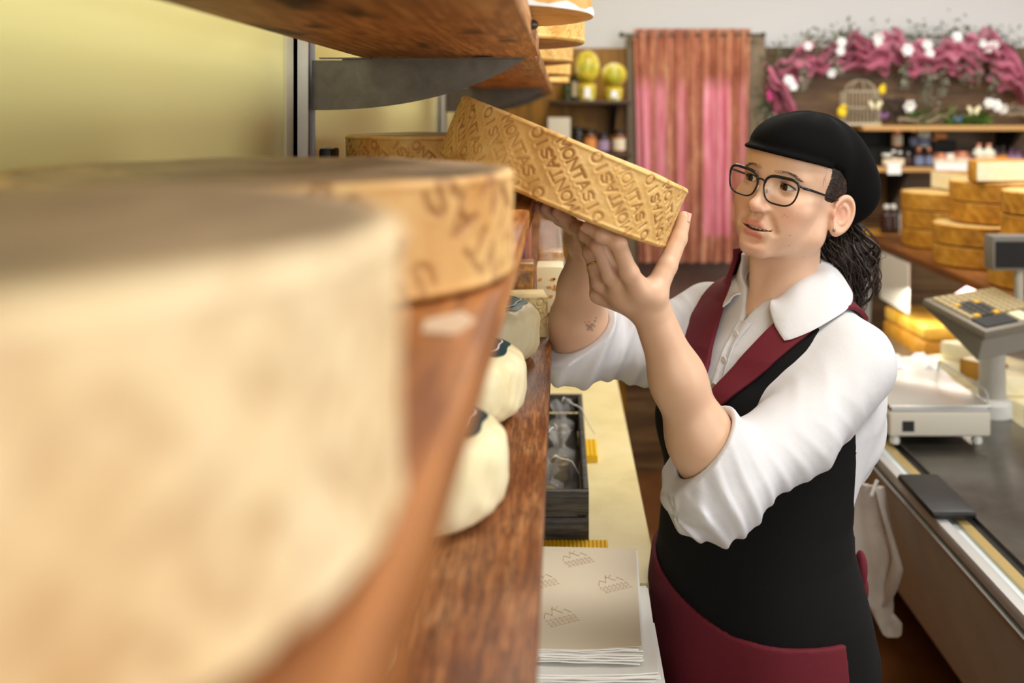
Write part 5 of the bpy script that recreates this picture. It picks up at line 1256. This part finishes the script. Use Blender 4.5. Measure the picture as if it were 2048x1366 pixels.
# --- glasses
gls = empty('glasses', (0, 0, 0)); gls.parent = PER; gls.matrix_parent_inverse = Matrix.Translation(-PER.location)
def gob(b, name, m, par=gls, smooth=True):
    b.v = [fh(p) for p in b.v]; o = b.build(name, m, None, smooth); o.parent = par; return o
def lens_pt(t, sx, grow=0.0):
    c, s = math.cos(t), math.sin(t); e = .62
    w = .0268+grow; hh = .0205+grow
    x = w*math.copysign(abs(c)**e, c); z = hh*math.copysign(abs(s)**e, s)
    if z > 0: x *= 1.03
    else: x *= 1-.16*(-z/hh)
    z += .0025*max(0, c)*(s > 0)+.0022*c*.6
    X = .0335+x; y = -.0205+.16*max(0, X-.02)**1.0*.9*X/.06+.004*(z/hh)*-0.6
    return (sx*X, y, -.0065+z)
for sx in (1, -1):
    b = MB(); loop = [lens_pt(2*PI*k/56, sx) for k in range(56)]
    rr = [.0014+.0012*max(0, math.sin(2*PI*k/56)) for k in range(56)]
    b.tube(loop, rr, 8, closed=True); gob(b, 'rim', M_frame)
    b = MB(); c0 = (sx*.0335, -.0195, -.0065); b.add([c0]+[lens_pt(2*PI*k/56, sx, -.0004) for k in range(56)], [(0, 1+k, 1+(k+1) % 56) for k in range(56)]); gob(b, 'lens', M_lens)
    b = MB(); p0 = lens_pt(.42, sx); b.tube([p0, (sx*.0655, -.008, .0065), (sx*.0700, .004, .0062), (sx*.0745, .05, .0030), (sx*.0770, .090, .0000), (sx*.0760, .105, -.008), (sx*.0745, .116, -.024)], [.0016, .0022, .0021, .0016, .0016, .0017, .0014], 8); gob(b, 'temple', M_frame)
    b = MB(); b.tube([(sx*.0115, -.017, -.010), (sx*.009, -.012, -.011)], .0007, 6).ball((sx*.0088, -.0115, -.011), (.0016, .0028, .0042)); gob(b, 'nose_pad', mat('clear nose pad', lin(200,190,180), .2))
b = MB(); b.tube([(-.0085, -.0205, .0010), (-.004, -.0225, .0035), (0, -.0230, .0042), (.004, -.0225, .0035), (.0085, -.0205, .0010)], [.0019, .0016, .0015, .0016, .0019], 8); gob(b, 'bridge', M_frame)
b = MB(); b.ball((.0640, -.0115, .0068), (.0008, .0012, .0012)); gob(b, 'hinge_dot', M_alu)
b = MB(); b.ball((.0815, .0835, -.0455), (.0022, .0026, .0032)).ball((.0830, .0825, -.0455), .0014); b.v = [fh(p) for p in b.v]; child(b.build('earring', mat('silver earring', lin(150,144,130), .3, .9), None, True))
# ring on the ring finger
pr = LF[2][0]; c = lerp(pr[0], pr[1], .62); d = pr[1]-pr[0]; d /= np.linalg.norm(d); s = np.cross(d, [0, 0, 1.]); s /= np.linalg.norm(s); t = np.cross(d, s)
b = MB(); b.tube([tuple(c+(s*math.cos(a)+t*math.sin(a))*.0106) for a in np.linspace(0, 2*PI, 28, endpoint=False)], .0014, 8, closed=True); child(b.build('wedding_ring', M_gold, None, True))

# --- cap
CY = [-.06, -.005, .03, .067, .09, .113, .135, .17, .25]; CZ = [.052, .051, .051, .046, .030, .000, -.035, -.055, -.075]
def cap_sdf(P):
    x, y, z = P; Q = (x+0*y*z, y+0*x*z, z+0*x*y)
    d = ell(Q, (0, .106, .056), (.085, .107, .071))
    d = smin(d, ell(Q, (.006, .168, .020), (.088, .086, .074)), .03)
    d = smin(d, ell(Q, (.002, .060, .060), (.073, .068, .040)), .025)
    d = d-.0010*wob(Q, 60, 21)-.0012*np.cos(6*np.arctan2(Q[0], Q[1]-.095))*np.clip((Q[2]-.02)/.05, 0, 1)
    zc_ = np.interp(Q[1], CY, CZ).astype(np.float32)
    d = smax(d, zc_-Q[2], .006)
    # band
    bd = ell(Q, (0, .086, .036), (.079, .099, .090)); d = smin(d, smax(smax(bd, zc_-.001-Q[2], .004), Q[2]-zc_-.024, .004), .006)
    # visor
    r_ = np.sqrt((Q[0]/1.05)**2+(Q[1]-.075)**2); an = np.arctan2(Q[0], -(Q[1]-.075))
    zz = .0530-.30*(r_-.080)-.004*(an/1.0)**2
    ro = .083+.016*np.clip(np.cos(an*1.5), 0, 1)
    vis = smax(smax(np.abs(Q[2]-zz)-.0035, r_-ro, .004), np.abs(an)-1.15, .01); vis = np.maximum(vis, .055-r_)
    d = smin(d, vis, .006)
    return d
cap = child(sdf_obj('cap', cap_sdf, (-.105, -.07, -.09), (.105, .25, .15), .0018, M_cap, None, MH))

# --- hair: close mass, combed strands and curly ponytail
def hair_sdf(P):
    x, y, z = P; Q = (np.abs(x)+0*y*z, y+0*x*z, z+0*x*y)
    d = ell(Q, (0, .090, .034), (.0765, .0975, .086)); d = smin(d, ell(Q, (0, .150, -.040), (.050, .045, .045)), .03)
    hl = .034+.016*np.sin((Q[2]+.02)*60)-.35*np.minimum(Q[2]-.01, 0)*2.2           # hairline
    d = smax(d, hl-Q[1], .006); d = smax(d, -.022-Q[2]-np.clip((Q[1]-.098)*6, 0, .08), .006)
    ear = ell(Q, (.080, .094, -.026), (.014, .020, .030)); d = smax(d, -ear, .004)
    return d-.0012*np.sin(Q[2]*700+Q[1]*300)
hb = child(sdf_obj('hair', hair_sdf, (-.09, .0, -.11), (.09, .21, .13), .002, M_hair, None, MH))
q = random.Random(11); b = MB(); el_c = np.array([0, .090, .034]); el_r = np.array([.0775, .0985, .087])
def on_skull(p, lift):
    v = (np.array(p)-el_c)/el_r; n0 = np.linalg.norm(v); return el_c+v/n0*el_r*(1+lift)
for sx in (1, -1):
    for i in range(330):
        t = q.random(); s0 = np.array([sx*.072, .026+.026*q.random()+.016*(1-t), -.012+.075*t]); e0 = np.array([sx*.030*q.random(), .178, -.050+.03*q.random()])
        mid = np.array([sx*.078, .105, .010+.045*t-.012*(1-t)]); pts = []
        for k in range(12):
            w = k/11; p = (1-w)**2*s0+2*w*(1-w)*mid+w*w*e0; p = on_skull(p, .010+.012*q.random()*math.sin(PI*w)); pts.append(fh(p))
        b.tube(pts, [.0002]+[.00045, .0006]+[.0007]*8+[.0005], 4)
    for i in range(2):   # loose baby hairs at the temple
        z0 = q.uniform(-.005, .045); s0 = on_skull((sx*.073, .030+.02*q.random(), z0), .0); p1 = s0+np.array([sx*.004, -.006*q.random(), -.012*q.random()-.004]); p2 = p1+np.array([sx*.001, .010*q.uniform(-.6, 1), -.014*q.random()])
        b.tube([fh(s0), fh(p1), fh(p2)], [.0002, .00018, .00008], 4)
o = b.build('hair_strands', M_hair, None, True); o.parent = hb; o['kind'] = 'stuff'
hb_inv = hb.matrix_parent_inverse.copy()
b = MB(); base0 = fromH((.026, .200, -.044))
for i in range(620):
    a0 = q.uniform(0, 6.28); L_ = q.uniform(.10, .190); rad = (q.uniform(.009, .014) if i < 70 else q.uniform(.004, .011))*(1 if i < 540 else 1.6); ph = .8*math.floor(q.uniform(0, 8)); tn = .4*math.floor(q.uniform(3, 7))+q.uniform(-.08, .08)
    d0 = np.array([math.cos(a0), math.sin(a0)])*q.uniform(.0, 1); pts = []; rr = []
    st = base0+np.array([d0[0]*.016, d0[1]*.016, q.uniform(-.012, .020)])
    for k in range(30):
        t = k/29; bulge = .040*math.sin(PI*min(1, t*1.25))**.8+.010*t
        c = st+np.array([d0[0]*bulge+.022*t, d0[1]*bulge+.004*t, -L_*t+.014*math.sin(PI*t)*.6])
        rg_ = rad*min(1, t*2.2); pts.append(tuple(c+np.array([rg_*math.cos(ph+tn*6.28*t), rg_*math.sin(ph+tn*6.28*t), .3*rg_*math.sin(ph*2+tn*6.28*t)])))
        rr.append((.0026 if i < 70 else (.0008 if i < 480 else .0004))*(1-.8*t**3))
    b.tube(pts, rr, 5)
for i in range(12):   # escaping curls
    a0 = q.uniform(-1.2, 1.0); pts = []; st = base0+np.array([.01, 0, -.02-.05*q.random()])
    for k in range(18):
        t = k/17; pts.append(tuple(st+np.array([math.cos(a0)*.05*t+.012*math.sin(7*t+i), math.sin(a0)*.03*t, -.04*t+.020*math.sin(5*t+i)*t])))
    b.tube(pts, [.0005]*17+[.0002], 4)
o = b.build('ponytail', M_hair, None, True); o.parent = hb; o['kind'] = 'stuff'
def tail(P):
    d = chain(P, [base0+np.array([.004, 0, .005]), base0+np.array([.012, 0, -.045]), base0+np.array([.020, .004, -.10])], [.020, .030, .016], .03); return d-.004*wob(P, 60, 77)
o = sdf_obj('ponytail_core', tail, tuple(base0-np.array([.06, .06, .15])), tuple(base0+np.array([.08, .07, .05])), .003, M_hair); o.parent = hb
b = MB(); b.tube([tuple(base0+np.array([.017*math.cos(a), .017*math.sin(a), .004*math.cos(a)])) for a in np.linspace(0, 6.28, 20, endpoint=False)], .004, 8, closed=True); o = b.build('hair_tie', M_black_matt, None, True); o.parent = hb

# --- shirt
def sleeve(P, S, E, W, cf, rs, sd, sag, tilt):
    """sleeve with rolled cuff; cf = fraction of the forearm covered"""
    CE = lerp(E, W, cf); ax_ = (W-E)/np.linalg.norm(W-E)
    A = lerp(S, E, .5)+np.array([.010, 0, -.022])
    d = chain(P, [S, A, E, CE, CE+ax_*.03], rs+[rs[3]-.001], .035)
    d = smin(d, np.sqrt((P[0]-E[0]-sag[0])**2+(P[1]-E[1]-sag[1])**2+(P[2]-E[2]-sag[2])**2)-rs[2]*.93, .03)
    # folds: rings along the upper arm, strongest near the elbow
    e = E-S; Le = np.linalg.norm(e); e = e/Le; s = (P[0]-S[0])*e[0]+(P[1]-S[1])*e[1]+(P[2]-S[2])*e[2]
    sg = np.array([.0, 0, 1.])-e*e[2]; sg /= np.linalg.norm(sg); tg = np.cross(e, sg)
    va = (P[0]-S[0])*sg[0]+(P[1]-S[1])*sg[1]+(P[2]-S[2])*sg[2]; vb = (P[0]-S[0])*tg[0]+(P[1]-S[1])*tg[1]+(P[2]-S[2])*tg[2]
    ph = np.arctan2(va, vb); wn_ = wob(P, 16, sd)
    amp = np.clip(s/Le, .12, 1.15)
    r1 = (.5+.5*np.cos((s/.052+.9*np.sin(ph+.6)+.8*wn_)*2*PI))**2; r2 = (.5+.5*np.cos((s/.030-1.0*np.sin(ph*1-1.1)+.8*wob(P, 20, sd+3))*2*PI))**2
    d = d-.0075*amp*r1*np.clip(.35+1.3*wob(P, 16, sd+5), 0, 1)-.0045*amp*r2*np.clip(.3+1.3*wob(P, 18, sd+6), 0, 1)-.0030*wob(P, 24, sd+7)-.0012*wob(P, 70, sd+8)
    # cuff band and opening
    q = (P[0]-CE[0])*ax_[0]+(P[1]-CE[1])*ax_[1]+(P[2]-CE[2])*ax_[2]; q0 = q
    q = q-((P[0]-CE[0])*tilt[0]+(P[1]-CE[1])*tilt[1]+(P[2]-CE[2])*tilt[2])
    band = seg(P, CE-ax_*.07, CE+ax_*.05, rs[3]+.0055, rs[3]+.0075)-.0012*wob(P, 60, sd+9)-.0022*np.sin(q*260+3*wob(P, 18, sd))*np.clip(.3+wob(P, 15, sd+2), 0, 1)
    d = smin(d, np.maximum(band, np.abs(q+.022+.004*wob(P, 14, sd+1))-.026), .004)
    rr_ = np.sqrt(np.maximum((P[0]-CE[0])**2+(P[1]-CE[1])**2+(P[2]-CE[2])**2-q0*q0, 0)); d = smax(d, np.minimum(q-.002-.006*wob(P, 13, sd+11), .10-rr_), .004)
    inner = seg(P, CE-ax_*.05, CE+ax_*.08, rs[3]-.005, rs[3]+.001); d = smax(d, -inner, .004)
    return d
def shirt_sdf(P):
    u, f = uf(P); z = P[2]+0*u
    d = torso(P, .004)-.0035*wob(P, 22, 31)-.004*np.clip(-f*8, 0, 1)*np.abs(np.sin(u*34+z*22+wob(P, 12, 33)))
    # blouse falling loose over the waist at the back
    d = smin(d, ell((u, f, z), (.08, -.070, 1.20), (.070, .045, .110))-.0025*np.sin(z*60+u*90+f*70+2*wob(P, 14, 35))-.003*wob(P, 40, 36), .03)
    d = smax(d, .985-z, .004)
    for (k, S) in ((1, S_L), (-1, S_R)): d = smin(d, seg(P, tw(.060*k, -.012, 1.352), S+np.array([0, 0, .010]), .040, .050), .03)
    d = smin(d, sleeve(P, S_L, E_L, W_L, .21, [.060, .053, .060, .050], 41, (-.006, 0, -.018), (.50, 0, .195)), .030)
    d = smin(d, sleeve(P, S_R, E_R, W_R, .15, [.060, .058, .051, .0480], 61, (0, 0, -.012), (.60, 0, -.08)), .030)
    nk = ell((u-.018, f, z), (.0, .010, 1.430), (.060, .068, .050)); d = smax(d, -nk, .006)
    vn = np.maximum(np.abs(u-.010)-.40*(z-1.350), -f); d = smax(d, -np.maximum(vn, .02-f), .004)
    return d
shirt = child(sdf_obj('shirt', shirt_sdf, (-.09, 1.22, .95), (.63, 1.95, 1.46), .0027, M_shirt))
def swp(o, par=PER):
    if par is PER: return child(o)
    o.parent = par; return o
# collar flaps
def collar(side):
    g_ = []; TH = [26, 33, 40, 52, 75, 100, 130, 155, 180]
    ri = [.066, .065, .064, .062, .060, .059, .058, .058, .058]; zi = [1.386, 1.394, 1.402, 1.412, 1.424, 1.434, 1.440, 1.442, 1.443]
    ro = [.096, .116, .134, .132, .126, .117, .104, .094, .090]; zo = [1.376, 1.356, 1.341, 1.352, 1.370, 1.388, 1.398, 1.402, 1.402]
    for i in range(46):
        th = 26+154*i/45; a = math.radians(th)*side; r1, z1, r2, z2 = (np.interp(th, TH, v) for v in (ri, zi, ro, zo)); row = []
        for j in range(15):
            s = j/14; r = r1+(r2-r1)*s+.004*math.sin(PI*s); z = z1+(z2-z1)*s+.010*math.sin(PI*s)*(1-.4*s)+.0015*math.sin(7*a+5*s)
            row.append(tuple(tw(.018+r*math.sin(a), r*math.cos(a)*.95, z)))
        g_.append(row)
    g_ = np.array(g_); b = MB(); c_ = g_[:, 0].mean(0); nn = np.zeros_like(g_)
    nn[:] = (0, 0, 1); b.sheet(g_, nn, .0030); o = b.build('collar', M_shirt, None, 60); o.parent = shirt
    # stand inside the flap
    b = MB(); st = []
    for i in range(40):
        th = 22+158*i/39; a = math.radians(th)*side; z1 = np.interp(th, TH, zi); r1 = np.interp(th, TH, ri)
        st.append([tuple(tw(.018+(r1+.004*(1-s)-.001)*math.sin(a), (r1+.004*(1-s)-.001)*math.cos(a)*.95, z1-.035+.037*s)) for s in np.linspace(0, 1, 6)])
    b.sheet(st, (0, 0, .0), 1.0); b = MB(); b.grid(st); o = b.build('collar_stand', M_shirt, None, True); o.parent = shirt
collar(1); collar(-1)
# placket and buttons
def front_f(u, z, off):
    fs = np.linspace(.26, 0, 140); p = np.array([tw(u, f_, z) for f_ in fs]); d = torso((p[:, 0], p[:, 1], p[:, 2]), off); i = int(np.argmax(d < 0)); return fs[i]
g_ = []
for i in range(24):
    z = 1.225+.130*i/23; g_.append([tuple(tw(.004+.017*(j/6)+.022*max(0, (z-1.325))/.03*(j/6)*.5, front_f(.01, z, .0065)+.0015*math.sin(40*z+j), z)) for j in range(7)])
b = MB(); b.sheet(g_, (F[0], F[1], 0), .0022); o = b.build('placket', M_shirt, None, 50); o.parent = shirt
for z in (1.262, 1.300, 1.337):
    c_ = tw(.013, front_f(.013, z, .0065)+.0035, z); fx = np.array([F[0], F[1], 0])
    MM = Matrix.Translation(Vector(c_))@Vector(fx).to_track_quat('Z', 'Y').to_matrix().to_4x4()
    b = MB(); b.lathe([(.005, 0), (.0055, .0008), (.005, .0016), (.0035, .0013), (.001, .0012)], 20, MM); o = b.build('button', mat('pearl button', lin(226,222,214), .3), None, True); o.parent = shirt

# --- bib apron
def vest_mask(u, f, z):
    m = np.maximum(.45-z, -(f+.028+.02*0)); m = np.where(z < 1.02, np.maximum(.45-z, -(f+.155)), m)     # skirt wraps around, bib is only the front
    side = np.interp(z, [.9, .98, 1.03, 1.10, 1.20, 1.30, 1.38, 1.42], [.3, .20, .02, -.010, -.025, -.035, -.05, -.06]).astype(np.float32)
    m = np.maximum(.45-z, -(f+side)); 
    strap = np.interp(z, [1.17, 1.22, 1.28, 1.34, 1.40], [.30, .155, .132, .122, .118]).astype(np.float32)
    m = np.maximum(m, np.abs(u-.008)-strap)
    neck = np.abs(u-.010)-np.clip(.50*(z-1.232), -1, .078); m = np.maximum(m, -np.maximum(neck, 1.232-z))
    return m
def vest_sdf(P):
    u, f = uf(P); z = P[2]+0*u; w_ = .0020*wob(P, 17, 51)+.0030*np.clip((.98-z)*4, 0, 1)*np.sin(np.arctan2(u, f)*9+2*z)
    d = torso(P, .0115)-w_
    for (k, S) in ((1, S_L), (-1, S_R)): d = smin(d, seg(P, tw(.060*k, -.012, 1.352), lerp(tw(.060*k, -.012, 1.352), S+np.array([0, 0, .010]), .75), .0465, .054), .03)
    d = smin(d, smax(ell((u, f, z), (.0, .135, 1.185), (.13, .045, .075)), -d-.02, .01), .04)
    d = np.maximum(d, -(torso(P, .0045)))
    d = smax(d, vest_mask(u, f, z), .004); d = smax(d, z-1.425, .003)
    return d
vest = child(sdf_obj('apron', vest_sdf, (.0, 1.28, .44), (.66, 1.97, 1.44), .0034, M_vest))
def band(name, f2, m, off=.0125, th=.0022, h=.0022, lo=(.0, 1.28, .44), hi=(.66, 1.97, 1.46), par=None):
    off -= .0035; th = .0042
    def g2(P):
        u, f = uf(P); z = P[2]+0*u
        d = torso(P, off)-.0020*wob(P, 17, 51)-.0030*np.clip((.98-z)*4, 0, 1)*np.sin(np.arctan2(u, f)*9+2*z)
        for (k, S) in ((1, S_L), (-1, S_R)): d = smin(d, seg(P, tw(.060*k, -.012, 1.352), lerp(tw(.060*k, -.012, 1.352), S+np.array([0, 0, .010]), .75), .0465+off-.0105, .054+off-.0105), .03)
        d = smin(d, smax(ell((u, f, z), (.0, .135, 1.185), (.13, .045, .075)), -d-.02, .01), .04)
        return smax(np.abs(d-th)-th, f2(u, f, z), .002)
    o = sdf_obj(name, g2, lo, hi, h, m); o.parent = par; return o
def lap(sd):
    def f2(u, f, z):
        uu = (u-.010)*sd; inner = np.clip(.50*(z-1.232), -.02, .078)-.002
        if sd > 0: wd = np.interp(z, [1.195, 1.215, 1.25, 1.30, 1.345, 1.37, 1.43], [.002, .020, .036, .050, .056, .054, .048]).astype(np.float32)
        else:
            inner = np.clip(.34*(z-1.232), -.02, .06)-.002
            wd = np.interp(z, [1.195, 1.215, 1.25, 1.30, 1.345, 1.37, 1.43], [.002, .022, .046, .074, .086, .084, .060]).astype(np.float32)
        return np.maximum(np.maximum(inner-uu, uu-inner-wd), np.maximum(1.197-z+.25*np.abs(uu), -(f+.075)))
    return f2
band('lapel', lap(1), M_maroon, .0145, .0020, .0018, (.1, 1.35, 1.18), (.6, 1.80, 1.46), vest); band('lapel', lap(-1), M_maroon, .0135, .0016, .0018, (.1, 1.40, 1.18), (.6, 1.85, 1.46), vest)
def pocket(u, f, z):
    zt = np.interp(u, [-.25, -.17, -.08, .0, .08, .15], [.995, .978, .958, .938, .916, .914]).astype(np.float32)
    return np.maximum(np.maximum(z-zt, .46-z), np.where(u > 0, .066-f, -(f+.06)))
band('pocket_panel', pocket, M_maroon, .0135, .0018, .003, (.0, 1.28, .45), (.66, 1.97, 1.02), vest)
def hem(u, f, z):
    zt = np.interp(u, [-.25, -.17, -.08, .0, .08, .15], [.995, .978, .958, .938, .916, .914]).astype(np.float32)-.026
    return np.maximum(np.abs(z-zt)-.0007, np.maximum(u-.127, -(f+.02)))
# apron tie at the back
b = MB(); bw = tw(.108, -.112, .935)+np.array([-.034, 0, 0])
b.ball(tuple(bw+np.array([.012, 0, .01])), (.010, .016, .030), 14, 10).ball(tuple(bw+np.array([.016, .0, -.022])), (.008, .012, .024), 14, 10)
o = b.build('tie_bow', M_maroon, None, True); o.parent = vest
b = MB(); b.tube([tuple(tw(.140, -.056, .86)), tuple(tw(.146, -.060, .82)), tuple(tw(.148, -.062, .78))], [.003, .005, .003], 8); o = b.build('white_tape', M_white_card, None, True); o.parent = vest
# trousers and shoes
def tro(P):
    d = np.maximum(torso(P, -.004), np.maximum(.74-P[2], P[2]-1.0))
    for k in (0, 1): d = smin(d, chain(P, [HIP[k], KNEE[k], ANK[k]], [.095, .066, .055], .03), .03)
    return smax(d, .07-P[2], .004)
child(sdf_obj('trousers', tro, (.0, 1.28, .05), (.66, 1.97, 1.02), .006, M_trous))
for k in (0, 1):
    a0 = ANK[k]; fx = np.array([F[0], F[1], 0])
    def sh(P, a0=a0):
        d = chain(P, [(a0[0]-fx[0]*.03, a0[1]-fx[1]*.03, .04), tuple(a0*np.array([1, 1, 0])+fx*.09+np.array([0, 0, .035])), tuple(a0*np.array([1, 1, 0])+fx*.17+np.array([0, 0, .030]))], [.042, .044, .034], .02)
        d = smin(d, seg(P, (a0[0], a0[1], .04), (a0[0], a0[1], .10), .042, .046), .02); return smax(d, .001-P[2], .003)
    child(sdf_obj('shoe', sh, (a0[0]-.25, a0[1]-.25, -.01), (a0[0]+.12, a0[1]+.12, .13), .005, M_black_matt))
for ch in PER.children_recursive:
    if ch.parent is not PER and ch.parent.parent is PER: ch.matrix_parent_inverse = Matrix.Identity(4)
# ================================================================ light
def area(name, loc, target, sx, sy, power, col=(1, 1, 1)):
    l = bpy.data.lights.new(name, 'AREA'); l.shape = 'RECTANGLE'; l.size = sx; l.size_y = sy; l.energy = power; l.color = col
    o = bpy.data.objects.new(name, l); C.objects.link(o); o.location = loc
    o.rotation_euler = (Vector(target)-Vector(loc)).to_track_quat('-Z', 'Y').to_euler(); return o
area('shop_window_light', (.9, -2.8, 1.9), (.3, 1.5, 1.35), 2.6, 1.8, 56, (1, .985, .96))
area('shop_front_light', (3.9, .2, 1.7), (.2, 1.4, 1.3), 2.2, 1.6, 50, (.97, .985, 1))
area('ceiling_lamp_light', (1.0, 1.0, 2.72), (1.0, 1.0, 0), 1.2, .5, 26, (1, .97, .92))
area('ceiling_lamp_light', (1.9, 3.2, 2.72), (1.9, 3.4, 0), 1.6, .6, 34, (1, .97, .92))
area('ceiling_lamp_light', (.35, 3.2, 2.72), (.35, 3.3, 0), .5, 1.2, 20, (1, .96, .9))
area('case_lamp_light', (1.40, 3.45, 1.10), (1.45, 3.4, .8), .10, 1.2, 5, (1, .92, .78))
wd = bpy.data.worlds.new('world'); bpy.context.scene.world = wd; wd.use_nodes = True
wd.node_tree.nodes['Background'].inputs[0].default_value = (.95, .97, 1, 1); wd.node_tree.nodes['Background'].inputs[1].default_value = .36
# ---------------------------------------------------------------- camera and render look
cam = bpy.data.cameras.new('camera'); co = bpy.data.objects.new('camera', cam); C.objects.link(co)
co.location = (0, 0, CAMZ); co.rotation_euler = (PI/2, 0, 0)
cam.sensor_width = 36; cam.lens = FPX*36/2048; cam.shift_x = -(VX-1024)/2048; cam.shift_y = -(683-VY)/2048
cam.clip_start = .02; cam.clip_end = 60
cam.dof.use_dof = True; cam.dof.focus_distance = 1.42; cam.dof.aperture_fstop = 2.9; cam.dof.aperture_blades = 9
sc = bpy.context.scene; sc.camera = co
sc.view_settings.view_transform = 'Standard'; sc.view_settings.look = 'None'; sc.view_settings.exposure = EXPO; sc.view_settings.gamma = 1
sc.cycles.use_denoising = True; sc.cycles.max_bounces = 8; sc.cycles.transparent_max_bounces = 12; sc.cycles.caustics_reflective = False; sc.cycles.caustics_refractive = False
sc.cycles.sample_clamp_indirect = 6
